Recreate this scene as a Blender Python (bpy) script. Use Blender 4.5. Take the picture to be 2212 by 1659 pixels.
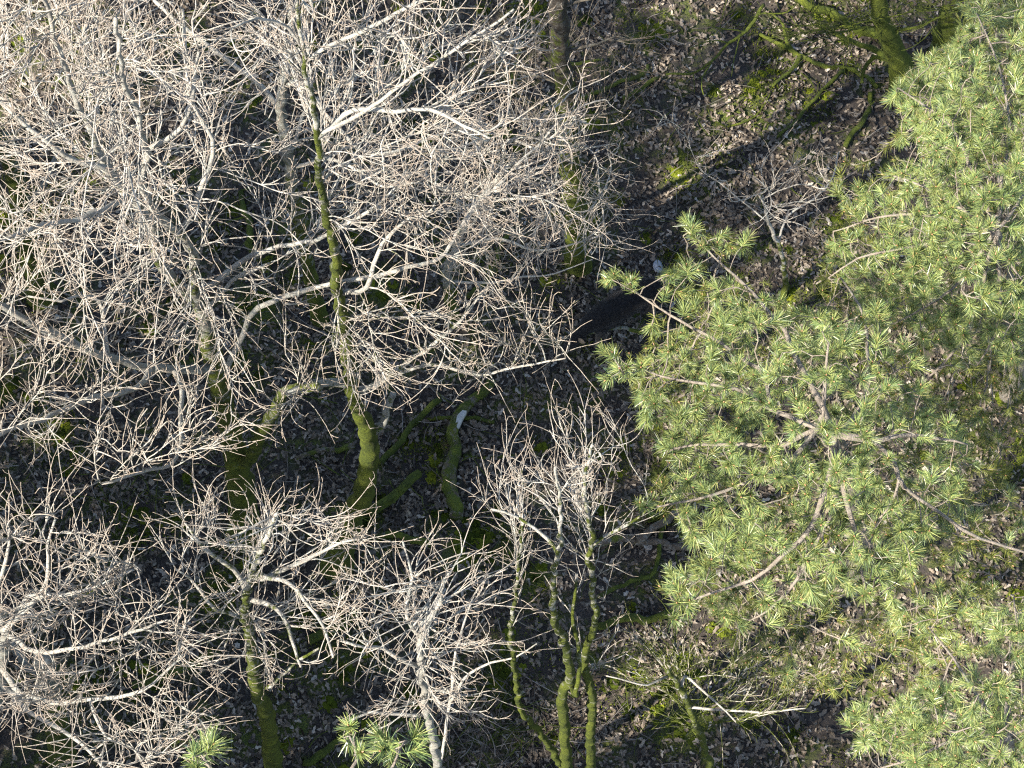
import bpy, math, random, time
import numpy as np
from mathutils import Vector
T0 = time.time()
random.seed(7); RNG = np.random.default_rng(11)
scene = bpy.context.scene
for o in list(bpy.data.objects): bpy.data.objects.remove(o)
C = scene.collection

# ------------------------------------------------------------------ camera, sky, sun, exposure
PITCH = math.radians(70); DIST = 30.0; FPX = 4470.0; PW, PH = 2212.0, 1659.0
CAM = np.array([0, -DIST*math.cos(PITCH), DIST*math.sin(PITCH)])
cam = bpy.data.cameras.new('camera'); camo = bpy.data.objects.new('camera', cam); C.objects.link(camo)
cam.sensor_width = 36; cam.lens = 36*FPX/PW; cam.clip_end = 400
camo.location = CAM; camo.rotation_euler = (math.pi/2-PITCH, 0, 0)
scene.camera = camo

SUN_EL = math.radians(41); SUN_H = Vector((-0.84, -0.54)).normalized()
TO_SUN = Vector((SUN_H.x*math.cos(SUN_EL), SUN_H.y*math.cos(SUN_EL), math.sin(SUN_EL)))
world = bpy.data.worlds.new('World'); scene.world = world; world.use_nodes = True
wn = world.node_tree; wn.nodes.clear()
sky = wn.nodes.new('ShaderNodeTexSky'); sky.sky_type = 'NISHITA'; sky.sun_disc = False
sky.sun_elevation = SUN_EL; sky.sun_rotation = math.atan2(SUN_H.x, SUN_H.y)
bg = wn.nodes.new('ShaderNodeBackground'); bg.inputs['Strength'].default_value = 0.095
wo = wn.nodes.new('ShaderNodeOutputWorld')
wn.links.new(sky.outputs[0], bg.inputs[0]); wn.links.new(bg.outputs[0], wo.inputs[0])
sun = bpy.data.lights.new('sun', 'SUN'); sun.energy = 5.0; sun.angle = math.radians(0.53); sun.color = (1, .93, .82)
suno = bpy.data.objects.new('sun', sun); C.objects.link(suno)
suno.rotation_euler = TO_SUN.to_track_quat('Z', 'Y').to_euler()
vs = scene.view_settings; vs.view_transform = 'Standard'; vs.look = 'None'; vs.gamma = 1; vs.use_curve_mapping = False
vs.exposure = 2.0
scene.cycles.max_bounces = 6; scene.cycles.diffuse_bounces = 3; scene.cycles.glossy_bounces = 2
scene.cycles.transmission_bounces = 2
scene.cycles.filter_width = 1.2
scene.cycles.use_denoising = False

# ------------------------------------------------------------------ from a spot in the picture to a spot in the wood
FW = np.array([0, math.cos(PITCH), -math.sin(PITCH)]); UP = np.array([0, math.sin(PITCH), math.cos(PITCH)])
def ray(px, py): return FW*FPX + np.array([1., 0, 0])*(px-PW/2) + UP*(PH/2-py)
def at(px, py, z):
    d = ray(px, py); return CAM + d*((z-CAM[2])/d[2])
def at_y(px, py, y):
    d = ray(px, py); return CAM + d*((y-CAM[1])/d[1])
def pix(P):
    v = np.atleast_2d(P)-CAM; dep = v@FW
    return np.stack([PW/2+v[:, 0]/dep*FPX, PH/2-(v@UP)/dep*FPX], 1)
def nrm(a): return a/np.maximum(np.linalg.norm(a, axis=-1, keepdims=True), 1e-9)
def hgt(x, y):
    return (.10*np.sin(.31*x+.4)*np.cos(.27*y-1) + .055*np.sin(.9*x+1.3*y) + .035*np.sin(1.9*x-1.1*y+2)
            + .02*np.sin(3.7*x+2.9*y)+.014*np.sin(6.1*y-4.3*x+1))
def gp(px, py, dz=0.0):
    p = at(px, py, 0); p = at(px, py, float(hgt(p[0], p[1]))+dz); return p

# ------------------------------------------------------------------ materials
def mat(name):
    m = bpy.data.materials.new(name); m.use_nodes = True; nt = m.node_tree
    return m, nt, nt.nodes['Principled BSDF']
def N(nt, typ, **kw):
    n = nt.nodes.new(typ)
    for k, v in kw.items():
        if k in n.inputs: n.inputs[k].default_value = v
        else: setattr(n, k, v)
    return n
def L(nt, a, b): nt.links.new(a, b)
def noise(nt, vec, scale, detail=4, rough=.6, dist=0.0):
    n = N(nt, 'ShaderNodeTexNoise'); n.inputs['Scale'].default_value = scale; n.inputs['Detail'].default_value = detail
    n.inputs['Roughness'].default_value = rough; n.inputs['Distortion'].default_value = dist
    if vec is not None: L(nt, vec, n.inputs['Vector'])
    return n.outputs['Fac']
def ramp(nt, fac, stops):
    r = N(nt, 'ShaderNodeValToRGB'); e = r.color_ramp.elements
    while len(e) < len(stops): e.new(.5)
    for el, (p, c) in zip(e, stops): el.position = p; el.color = (*c, 1)
    L(nt, fac, r.inputs[0]); return r.outputs[0]
def math_(nt, op, a, b=None, clamp=False):
    n = N(nt, 'ShaderNodeMath', operation=op); n.use_clamp = clamp
    for i, v in enumerate((a, b)):
        if v is None: continue
        if isinstance(v, (int, float)): n.inputs[i].default_value = v
        else: L(nt, v, n.inputs[i])
    return n.outputs[0]
def mixc(nt, f, a, b):
    n = N(nt, 'ShaderNodeMix', data_type='RGBA')
    for i, v in ((0, f), (6, a), (7, b)):
        if isinstance(v, (int, float)): n.inputs[i].default_value = v
        elif isinstance(v, tuple): n.inputs[i].default_value = (*v, 1)
        else: L(nt, v, n.inputs[i])
    return n.outputs[2]
def attr(nt, name): return N(nt, 'ShaderNodeAttribute', attribute_name=name).outputs['Fac']

MOSS = [(.25, (.012, .018, .003)), (.42, (.032, .045, .004)), (.56, (.075, .093, .008)), (.78, (.16, .17, .014))]
def bark_material(name, pale, dark, twig, lich=.35):
    m, nt, b = mat(name)
    tc = N(nt, 'ShaderNodeTexCoord').outputs['Object']
    n1 = noise(nt, tc, 9, 6, .65); n2 = noise(nt, tc, 42, 4, .6)
    base = mixc(nt, math_(nt, 'ADD', math_(nt, 'MULTIPLY', n1, .75), math_(nt, 'MULTIPLY', n2, .3)), dark, pale)
    base = mixc(nt, ramp(nt, n1, [(.25, (1, 1, 1)), (.42, (0, 0, 0))]), base, tuple(c*.55 for c in dark))
    lf = ramp(nt, noise(nt, tc, 17, 3, .5, .4), [(.5, (0, 0, 0)), (.62, (lich, lich, lich))])
    base = mixc(nt, lf, base, (.36, .39, .375))
    th = attr(nt, 'thin')
    tw = ramp(nt, noise(nt, tc, 5, 5, .75), [(.3, tuple(c*.45 for c in twig)), (.48, tuple(c*.85 for c in twig)), (.68, tuple(min(.8, c*1.25) for c in twig))])
    tw = mixc(nt, ramp(nt, noise(nt, tc, 11, 3), [(.52, (0, 0, 0)), (.64, (.6, .6, .6))]), tw, (twig[0]*.78, twig[1]*.92, twig[2]*.95))
    base = mixc(nt, math_(nt, 'MULTIPLY', th, 1., True), base, tw)
    base = mixc(nt, math_(nt, 'SUBTRACT', th, 1., True), base, (twig[0]*.84, twig[1]*.71, twig[2]*.62))
    mcol = ramp(nt, math_(nt, 'ADD', math_(nt, 'MULTIPLY', noise(nt, tc, 5, 3), .5), math_(nt, 'MULTIPLY', noise(nt, tc, 55, 5, .7), .5)), MOSS)
    mk = math_(nt, 'ADD', attr(nt, 'moss'), math_(nt, 'MULTIPLY', math_(nt, 'SUBTRACT', noise(nt, tc, 6, 7, .75), .5), 2.1))
    mk = ramp(nt, mk, [(.42, (0, 0, 0)), (.6, (1, 1, 1))])
    L(nt, mixc(nt, mk, base, mcol), b.inputs['Base Color'])
    b.inputs['Roughness'].default_value = .85; b.inputs['Specular IOR Level'].default_value = .25
    bp = N(nt, 'ShaderNodeBump'); bp.inputs['Strength'].default_value = 1; bp.inputs['Distance'].default_value = .05
    L(nt, math_(nt, 'ADD', noise(nt, tc, 30, 6, .75), math_(nt, 'MULTIPLY', n1, 1.2)), bp.inputs['Height'])
    L(nt, bp.outputs[0], b.inputs['Normal'])
    return m
M_OAK = bark_material('oak_bark', (.28, .27, .23), (.10, .10, .085), (.47, .43, .37))
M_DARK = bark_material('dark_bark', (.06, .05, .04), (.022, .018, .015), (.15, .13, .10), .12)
M_DEAD = bark_material('dead_wood', (.15, .115, .08), (.05, .04, .03), (.14, .12, .09), .2)
M_PINE = bark_material('pine_bark', (.30, .26, .21), (.14, .115, .09), (.30, .25, .20), .25)

def island_mat(name, stops, rough=.7, spec=.3, trans=0.0, grain=30):
    m, nt, b = mat(name)
    g = N(nt, 'ShaderNodeNewGeometry').outputs['Random Per Island']
    tc = N(nt, 'ShaderNodeTexCoord').outputs['Object']
    col = ramp(nt, g, stops)
    hsv = N(nt, 'ShaderNodeHueSaturation'); L(nt, col, hsv.inputs['Color'])
    L(nt, math_(nt, 'ADD', math_(nt, 'MULTIPLY', noise(nt, tc, grain, 3), .9), .55), hsv.inputs['Value'])
    L(nt, hsv.outputs[0], b.inputs['Base Color'])
    b.inputs['Roughness'].default_value = rough; b.inputs['Specular IOR Level'].default_value = spec
    if trans:
        t = N(nt, 'ShaderNodeBsdfTranslucent'); L(nt, hsv.outputs[0], t.inputs[0])
        mx = N(nt, 'ShaderNodeMixShader'); mx.inputs[0].default_value = trans
        L(nt, b.outputs[0], mx.inputs[1]); L(nt, t.outputs[0], mx.inputs[2])
        L(nt, mx.outputs[0], nt.nodes['Material Output'].inputs['Surface'])
    return m
M_LEAF = island_mat('dead_oak_leaf', [(0, (.026, .019, .012)), (.35, (.06, .045, .030)), (.68, (.115, .089, .062)), (.9, (.19, .155, .115)), (1, (.27, .24, .20))], .55, .4)
M_NEEDLE = island_mat('pine_needles', [(0, (.075, .13, .06)), (.35, (.15, .21, .07)), (.7, (.235, .275, .075)), (.93, (.31, .33, .12)), (1, (.32, .26, .12))], .38, .6, .25, 2.2)
M_NEEDLE_LOW = island_mat('lower_pine_needles', [(0, (.05, .075, .018)), (.5, (.12, .14, .03)), (1, (.20, .20, .045))], .5, .4, .2, 4)  # darker, yellower needles for the lower part of the crowns
M_STICK = island_mat('fallen_twigs', [(0, (.045, .035, .027)), (.6, (.10, .085, .07)), (1, (.19, .17, .15))], .8, .2)
def moss_material():
    m, nt, b = mat('moss')
    tc = N(nt, 'ShaderNodeTexCoord').outputs['Object']
    g = N(nt, 'ShaderNodeNewGeometry').outputs['Random Per Island']
    f = math_(nt, 'ADD', math_(nt, 'MULTIPLY', noise(nt, tc, 2.2, 3), .55), math_(nt, 'MULTIPLY', g, .4))
    L(nt, ramp(nt, f, MOSS), b.inputs['Base Color'])
    b.inputs['Roughness'].default_value = .9; b.inputs['Specular IOR Level'].default_value = .1
    return m
M_MOSS = moss_material()
def soil_material():
    m, nt, b = mat('forest_soil')
    tc = N(nt, 'ShaderNodeTexCoord').outputs['Object']
    c = ramp(nt, noise(nt, tc, 14, 8, .7), [(.3, (.014, .011, .009)), (.55, (.036, .028, .022)), (.75, (.09, .072, .06))])
    mk = ramp(nt, noise(nt, tc, 1.3, 5, .65), [(.48, (0, 0, 0)), (.62, (1, 1, 1))])
    c = mixc(nt, mk, c, ramp(nt, noise(nt, tc, 40, 4), MOSS))
    L(nt, c, b.inputs['Base Color']); b.inputs['Roughness'].default_value = .95
    bp = N(nt, 'ShaderNodeBump'); bp.inputs['Distance'].default_value = .05
    L(nt, noise(nt, tc, 25, 8, .7), bp.inputs['Height']); L(nt, bp.outputs[0], b.inputs['Normal'])
    return m
M_SOIL = soil_material()
def plain(name, c, rough=.6, c2=None, sc=30, spec=.3, bump=0):
    m, nt, b = mat(name)
    tc = N(nt, 'ShaderNodeTexCoord').outputs['Object']
    L(nt, mixc(nt, noise(nt, tc, sc, 4), c, c2 or tuple(x*.7 for x in c)), b.inputs['Base Color'])
    b.inputs['Roughness'].default_value = rough; b.inputs['Specular IOR Level'].default_value = spec
    if bump:
        bp = N(nt, 'ShaderNodeBump'); bp.inputs['Distance'].default_value = bump
        L(nt, noise(nt, tc, sc*2, 5), bp.inputs['Height']); L(nt, bp.outputs[0], b.inputs['Normal'])
    return m

# ------------------------------------------------------------------ mesh helpers
class Geo:
    def __init__(s): s.v = []; s.f4 = []; s.f3 = []; s.n = 0; s.moss = []; s.thin = []
    def add(s, v, f4=None, f3=None, moss=0., thin=0.):
        v = np.asarray(v, float).reshape(-1, 3); k = len(v)
        s.v.append(v)
        if f4 is not None and len(f4): s.f4.append(np.asarray(f4).reshape(-1, 4)+s.n)
        if f3 is not None and len(f3): s.f3.append(np.asarray(f3).reshape(-1, 3)+s.n)
        s.moss.append(np.broadcast_to(moss, k)); s.thin.append(np.broadcast_to(thin, k)); s.n += k
    def tubes(s, chains, sides, moss=None, thin=0., rough=0.):
        """chains: list of (points n x 3, radii n)"""
        if not chains: return
        P = np.concatenate([c[0] for c in chains]); R = np.concatenate([c[1] for c in chains])
        ln = np.array([len(c[0]) for c in chains]); st = np.concatenate([[0], np.cumsum(ln)[:-1]]); en = st+ln-1
        n = len(P); i = np.arange(n)
        a = np.maximum(i-1, np.repeat(st, ln)); b = np.minimum(i+1, np.repeat(en, ln))
        t = nrm(P[b]-P[a]); ov = nrm(P[en]-P[st])
        ref = np.cross(ov, RNG.normal(size=ov.shape)); ref = nrm(ref); ref = np.repeat(ref, ln, 0)
        u = nrm(ref-t*(ref*t).sum(1, keepdims=True)); w = np.cross(t, u)
        th = np.linspace(0, 2*np.pi, sides, endpoint=False)
        RR = np.repeat(R[:, None], sides, 1)
        if rough:
            ph = P.sum(1)[:, None]*7
            RR = RR*(1+rough*(np.sin(3*th[None]+ph*.35)*.5+np.sin(2*th[None]-ph*.6+1)*.5+RNG.normal(size=RR.shape)*.45))
        V = P[:, None]+RR[..., None]*(np.cos(th)[None, :, None]*u[:, None]+np.sin(th)[None, :, None]*w[:, None])
        seg = np.setdiff1d(i, en); j = np.arange(sides); k = (j+1) % sides
        q = np.stack([seg[:, None]*sides+j, seg[:, None]*sides+k, (seg[:, None]+1)*sides+k, (seg[:, None]+1)*sides+j], -1)
        mo = 0. if moss is None else np.repeat(moss, sides)
        s.add(V, q, None, mo, thin if np.isscalar(thin) else np.repeat(thin, sides))
        caps = []
        for e_ in (st, en):
            for m_ in range(1, sides-1):
                c_ = np.stack([e_*sides, e_*sides+m_, e_*sides+m_+1], -1); caps.append(c_ if e_ is en else c_[:, ::-1])
        s.f3.append(np.concatenate(caps)+s.n-n*sides)
    def build(s, name, m, parent=None, origin=(0, 0, 0), smooth=True):
        me = bpy.data.meshes.new(name)
        v = np.concatenate(s.v)-np.asarray(origin)
        f4 = np.concatenate(s.f4) if s.f4 else np.zeros((0, 4), int); f3 = np.concatenate(s.f3) if s.f3 else np.zeros((0, 3), int)
        me.vertices.add(len(v)); me.vertices.foreach_set('co', v.astype(np.float32).ravel())
        lo = np.concatenate([f4.ravel(), f3.ravel()]).astype(np.int32)
        me.loops.add(len(lo)); me.loops.foreach_set('vertex_index', lo)
        npoly = len(f4)+len(f3); me.polygons.add(npoly)
        me.polygons.foreach_set('loop_start', np.concatenate([np.arange(len(f4))*4, len(f4)*4+np.arange(len(f3))*3]).astype(np.int32))
        me.polygons.foreach_set('use_smooth', np.full(npoly, smooth))
        me.update(calc_edges=True)
        for nm, arr in (('moss', s.moss), ('thin', s.thin)):
            at_ = me.attributes.new(nm, 'FLOAT', 'POINT'); at_.data.foreach_set('value', np.concatenate(arr).astype(np.float32))
        me.materials.append(m)
        o = bpy.data.objects.new(name, me); C.objects.link(o)
        if parent is not None: o.parent = parent
        return o
def tag(o, label=None, cat=None, group=None, kind=None):
    for k, v in (('label', label), ('category', cat), ('group', group), ('kind', kind)):
        if v: o[k] = v
    return o
def thing(name, loc, label, cat, group=None):
    o = bpy.data.objects.new(name, None); C.objects.link(o); o.location = loc; o.empty_display_size = .3
    return tag(o, label, cat, group)

# ------------------------------------------------------------------ growing trees
def smooth_line(pts, rad, step=.14, wig=.02):
    """Catmull-Rom through pts, resampled, with a little wander"""
    p = np.asarray(pts, float); r = np.asarray(rad, float)
    q = np.vstack([2*p[0]-p[1], p, 2*p[-1]-p[-2]]); out = []; ro = []
    for i in range(len(p)-1):
        a, b, c, d = q[i:i+4]; n = max(2, int(np.linalg.norm(c-b)/step))
        t = np.linspace(0, 1, n, endpoint=False)[:, None]
        out.append(.5*((2*b)+(-a+c)*t+(2*a-5*b+4*c-d)*t*t+(-a+3*b-3*c+d)*t**3)); ro.append(np.interp(t[:, 0], [0, 1], r[i:i+2]))
    out.append(p[-1:]); ro.append(r[-1:])
    P = np.concatenate(out); R = np.concatenate(ro)
    w = RNG.normal(size=P.shape); w = (w+np.roll(w, 1, 0)+np.roll(w, 2, 0))/1.7; w[0] = w[-1] = 0
    P = P+w*np.minimum(wig, R[:, None]*.6)
    return P, R
class Tree:
    def __init__(s, name, label, cat, base_px, material, moss_top=6., moss_amt=.9, group=None):
        s.base = gp(*base_px); s.mat = material; s.moss_top = moss_top; s.moss_amt = moss_amt
        s.root = thing(name, s.base, label, cat, group)
        s.P = np.zeros((0, 3)); s.R = np.zeros(0); s.par = np.zeros(0, int); s.skel = 0; s.lines = []; s.limb_moss = .4
    def moss_of(s, P, extra=0.):
        h = P[:, 2]-s.base[2]
        return np.clip(s.moss_amt*(1.05-h/max(s.moss_top, .1)*.9), 0, 1)+extra
    def _push(s, P, R, parent, part):
        i0 = len(s.P); s.P = np.vstack([s.P, P]); s.R = np.concatenate([s.R, R])
        s.par = np.concatenate([s.par, [parent], np.arange(i0, i0+len(P)-1)]).astype(int)
        s.lines.append((part, i0, len(s.P), parent))
    def trunk(s, px, r0, r1, lean=0., start=None, zs=None, flare=1.15, pw=1.0):
        b = s.base if start is None else s.P[start]
        pts = [b - (np.array([0, 0, .15]) if start is None else 0)]
        for i, q in enumerate(px):
            pts.append(at(q[0], q[1], zs[i]) if zs else at_y(q[0], q[1], b[1]+lean*(i+1)/len(px)))
        rr = r1+(r0-r1)*(1-np.linspace(0, 1, len(pts)))**pw
        if start is None: rr[0] *= flare
        P, R = smooth_line(pts, rr, .07, .012)
        if start is None:
            h = P[:, 2]-s.base[2]; R = R*(1+.25*np.exp(-np.maximum(h, 0)/.35))
        s._push(P, R, -1 if start is None else start, 'trunk')
    def near(s, px, py):
        d = pix(s.P)-np.array([px, py]); return int(np.argmin((d**2).sum(1)))
    def limb(s, px, dz, r0, r1, at_px=None, name='limb'):
        k = s.near(*(at_px or px[0])); z0 = s.P[k][2]; pts = [s.P[k]]
        L_ = np.cumsum([math.dist(px[i], px[i-1]) if i else math.dist(px[0], pix(s.P[k])[0]) for i in range(len(px))]); tot = max(L_[-1], 1)
        for q, l in zip(px, L_):
            if l < 12: continue
            pts.append(at(q[0], q[1], z0+dz*(l/tot)**.9))
        P, R = smooth_line(pts, np.linspace(r0, r1, len(pts)), .13, .02)
        s._push(P, R, k, name)
    def grow(s, att, D=.10, di=1.6, dk=.34, jit=.17, iters=110, up=.06, keep=.85, seeds_r=.09, maxkids=3):
        s.skel = s.skel or len(s.P)
        att = np.asarray(att); N0 = len(s.P)
        cap = N0+40000; P = np.zeros((cap, 3)); P[:N0] = s.P; par = np.zeros(cap, int); par[:N0] = s.par; n = N0
        dirn = np.zeros((cap, 3)); k = s.par >= 0
        dirn[:N0][k] = nrm(s.P[k]-s.P[s.par[k]])
        kids = np.zeros(cap, int)
        ok = np.where(s.R < seeds_r)[0]
        nd = np.full(len(att), 1e9); ni = np.zeros(len(att), int)
        def upd(idx):
            nonlocal nd, ni
            for c in range(0, len(idx), 400):
                ii = idx[c:c+400]; d = np.linalg.norm(att[:, None]-P[ii][None], axis=2); m = d.argmin(1); dm = d[np.arange(len(att)), m]
                b = dm < nd; nd[b] = dm[b]; ni[b] = ii[m[b]]
        upd(ok)
        # attractors out of reach are walked to: influence widens until something reacts
        for it in range(iters):
            alive = nd > dk
            if not alive.any(): break
            act = alive & (nd < di)
            if not act.any():
                di *= 1.5
                if di > 12: break
                continue
            src = ni[act]; vec = nrm(att[act]-P[src]); un, inv = np.unique(src, return_inverse=True)
            acc = np.zeros((len(un), 3)); np.add.at(acc, inv, vec)
            free = kids[un] < maxkids; un = un[free]; acc = acc[free]
            if len(un) == 0: break
            d = nrm(nrm(acc)+dirn[un]*keep+RNG.normal(size=acc.shape)*jit+np.array([0, 0, up]))
            m = len(un)
            if n+m > cap: break
            P[n:n+m] = P[un]+d*D*RNG.uniform(.8, 1.2, (m, 1)); par[n:n+m] = un; dirn[n:n+m] = d; kids[un] += 1
            upd(np.arange(n, n+m)); n += m
            nd[nd <= dk] = 0
        s.P = P[:n]; s.par = par[:n]; s.R = np.concatenate([s.R, np.zeros(n-N0)]); s.dir = dirn[:n]
    def finish_radii(s, rt=.006, ex=2.15, cap=.8):
        n = len(s.P); a = np.zeros(n); sk = s.skel
        for i in range(n-1, sk-1, -1):
            a[i] = max(a[i], rt**ex); p = s.par[i]
            if p >= sk: a[p] += a[i]
        for i in range(sk, n):
            s.R[i] = min(a[i]**(1/ex), s.R[s.par[i]]*cap+.001 if s.par[i] < sk else s.R[s.par[i]])
        s.a = a
    def chains(s):
        n = len(s.P); sk = s.skel; best = {}; 
        for i in range(sk, n):
            p = s.par[i]
            if p >= sk and (p not in best or s.a[i] > s.a[best[p]]): best[p] = i
        out = []
        for i in range(sk, n):
            p = s.par[i]
            if p >= sk and best.get(p) == i: continue
            c = [p, i]; j = i
            while j in best: j = best[j]; c.append(j)
            out.append(c)
        return out
    def tips(s):
        has = np.zeros(len(s.P), bool); has[s.par[s.par >= 0]] = True
        return np.array([i for i in range(s.skel, len(s.P)) if not has[i]], int)
    def wood_parts(s):
        for part, i0, i1, par in s.lines:
            idx = list(range(i0, i1)); P = s.P[idx]; R = s.R[idx]
            if par >= 0 and R[0] > s.R[par]*.95: R = np.minimum(R, s.R[par]*.95)
            g = Geo(); big = R.max()
            g.tubes([(P, R)], 20 if big > .08 else 10 if big > .03 else 7, s.moss_of(P)*(1 if part == 'trunk' else s.limb_moss), np.clip(1.1-R/.05, 0, .85), .05 if big > .04 else .04)
            g.build(part, s.mat, s.root, s.base)
def twigs(tree, n, rmax=.022, Lr=(.25, .8), r=.0066, up=.5, curl=.24, spurs=1.5, spread=.55):
    """curved last-order twigs with short knobbly spurs, from the thin wood of the tree"""
    cand = np.where((tree.R < rmax) & (np.arange(len(tree.P)) >= tree.skel))[0]
    if len(cand) == 0: return [], []
    w = np.ones(len(cand)); s = RNG.choice(cand, n)
    p = tree.P[s].copy(); d0 = tree.dir[s]
    d = nrm(d0*1.1+RNG.normal(size=p.shape)*spread+np.array([0, 0, up*.6]))
    K = 8; ln = RNG.uniform(*Lr, n); step = (ln/(K-1))[:, None]
    ax = RNG.normal(size=p.shape)*curl*.8; pts = [p]; dd = [d]
    for k in range(K-1):
        p = p+d*step; pts.append(p)
        d = nrm(d+ax*.55+RNG.normal(size=p.shape)*.075+np.array([0, 0, up*.16])); dd.append(d)
    A = np.stack(pts, 1); DD = np.stack(dd, 1)
    rs = np.minimum(r*RNG.uniform(.8, 1.25, n), tree.R[s]); tp = np.linspace(1, .42, K)
    ch = [(A[i], rs[i]*tp) for i in range(n)]
    ns = int(n*spurs); i = RNG.integers(0, n, ns); k = RNG.integers(2, K, ns)
    p = A[i, k]; d = nrm(DD[i, k]+RNG.normal(size=p.shape)*.8+np.array([0, 0, .2])); st = (RNG.uniform(.04, .16, ns)/3)[:, None]
    q = [p]
    for _ in range(3): p = p+d*st; q.append(p); d = nrm(d+RNG.normal(size=p.shape)*.3+np.array([0, 0, up*.2]))
    B = np.stack(q, 1); rs2 = rs[i]*.8
    sp = [(B[j], rs2[j]*np.array([1, .8, .65, .7])) for j in range(ns)]
    return ch, sp
def oak_crown(t, ntw, rt=.0058, cm=.36, tw_kw={}, part='crown'):
    t.finish_radii(rt)
    ch = [(t.P[c], np.concatenate([[t.R[c[1]]], t.R[c[1:]]])) for c in t.chains()]
    g = Geo(); P = np.concatenate([c[0] for c in ch]); R = np.concatenate([c[1] for c in ch])
    thick = [c for c in ch if c[1][0] > .018]; thin_ = [c for c in ch if c[1][0] <= .018]
    for cs, sd in ((thick, 7), (thin_, 5)):
        if cs:
            PP = np.concatenate([c[0] for c in cs]); Rr = np.concatenate([c[1] for c in cs])
            g.tubes(cs, sd, t.moss_of(PP)*cm*1.2, np.clip(1.3-Rr/.05, 0, 1), .08)
    a, b = twigs(t, ntw, **tw_kw)
    if a: g.tubes(a, 4, t.moss_of(np.concatenate([c[0] for c in a]))*cm, np.tile(np.linspace(.95, 1.75, 8), len(a)))
    if b: g.tubes(b, 3, t.moss_of(np.concatenate([c[0] for c in b]))*cm, np.tile(np.array([1.2, 1.5, 1.7, 1.9]), len(b)))
    o = g.build(part, t.mat, t.root, t.base)
    return o
def ell(cx, cy, rx, ry, z0, z1, n):
    r = np.sqrt(RNG.uniform(0, 1, n)); a = RNG.uniform(0, 2*np.pi, n); z = RNG.uniform(z0, z1, n)
    return [at(cx+rx*r[i]*math.cos(a[i]), cy+ry*r[i]*math.sin(a[i]), z[i]) for i in range(n)]
def poly(pts, n, zf):
    """points inside a pixel polygon; zf(px, py) gives (lowest, highest)"""
    pts = np.array(pts, float); lo = pts.min(0); hi = pts.max(0); out = []
    while len(out) < n:
        x, y = RNG.uniform(lo, hi); ins = False; j = len(pts)-1
        for i in range(len(pts)):
            if (pts[i, 1] > y) != (pts[j, 1] > y) and x < (pts[j, 0]-pts[i, 0])*(y-pts[i, 1])/(pts[j, 1]-pts[i, 1])+pts[i, 0]: ins = not ins
            j = i
        if ins: a, b = zf(x, y); out.append(at(x, y, RNG.uniform(a, b)))
    return out
# ================================================================== THE GROUND
def ground():
    c = np.unique(np.concatenate([np.linspace(-9.5, 9.5, 230), np.sign(np.linspace(-1, 1, 41))*(9.5+130*np.abs(np.linspace(-1, 1, 41))**2)]))
    X, Y = np.meshgrid(c, c); Z = hgt(X, Y); n = len(c); V = np.stack([X, Y, Z], -1).reshape(-1, 3)
    i = np.arange(n-1); a = (i[:, None]*n+i[None]).ravel(); q = np.stack([a, a+1, a+n+1, a+n], 1)
    g = Geo(); g.add(V, q); o = g.build('ground', M_SOIL); o['kind'] = 'structure'; return o
GROUND = ground()
MOSSY = []      # moss cushions on the ground: x, y, radius (from the picture)
for px, py, r in [(520, 800, 60), (900, 300, 55), (880, 130, 45), (1650, 105, 40), (1665, 165, 38), (1760, 215, 42), (1570, 350, 35), (1770, 260, 30),
                  (1290, 250, 55), (1060, 560, 50), (560, 660, 60), (930, 975, 42), (880, 960, 34), (1010, 1180, 80), (1090, 1160, 60), (1130, 1400, 70),
                  (1350, 1480, 80), (1460, 1560, 70), (300, 1470, 60), (170, 1480, 55), (600, 1440, 60), (700, 1330, 70), (760, 1400, 60), (100, 930, 60),
                  (40, 450, 80), (300, 1130, 60), (1620, 1560, 30), (1700, 1600, 40), (1480, 1440, 45), (1330, 1000, 40), (1250, 470, 60), (1100, 300, 40),
                  (830, 620, 60), (1180, 620, 45), (1480, 370, 40), (1450, 560, 25), (1500, 640, 28), (1830, 140, 25), (490, 470, 50), (1390, 60, 55), (1240, 745, 30), (470, 1300, 50)]:
    p = gp(px, py); MOSSY.append((p[0], p[1], r/149.))
for _ in range(170):      # and small cushions straying between the leaves
    MOSSY.append((RNG.uniform(-8.5, 8.5), RNG.uniform(-6.5, 7.5), RNG.uniform(.07, .26)))
MOSSY = np.array(MOSSY)
def in_moss(x, y, k=.85):
    d = np.sqrt((x[:, None]-MOSSY[None, :, 0])**2+(y[:, None]-MOSSY[None, :, 1])**2)/MOSSY[None, :, 2]
    return (d.min(1)+RNG.normal(size=len(x))*.18) < k
def leaf_shape(side, mids):
    """lobed outline from one side of the leaf, fanned to points on the midrib"""
    n = len(side); ring = [(0, -.62)]+side+[(0, .5)]+[(-x, y) for x, y in side[::-1]]; m = len(ring)
    mi = lambda i: m+int(np.argmin([abs(ring[i][1]-q) for q in mids])); f = []
    for i in range(m):
        j = (i+1) % m; a, b = mi(i), mi(j); f.append((i, j, b))
        if a != b: f.append((i, b, a))
    return np.array(ring+[(0, q) for q in mids]), np.array(f)
LEAF_BIG = leaf_shape([(.13, -.40), (.10, -.28), (.25, -.18), (.16, -.05), (.31, .08), (.20, .2), (.27, .33), (.12, .42)], (-.25, .02, .25))
LEAF_SMALL = leaf_shape([(.2, -.30), (.15, .0), (.3, .2), (.13, .4)], (0.,))
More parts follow.
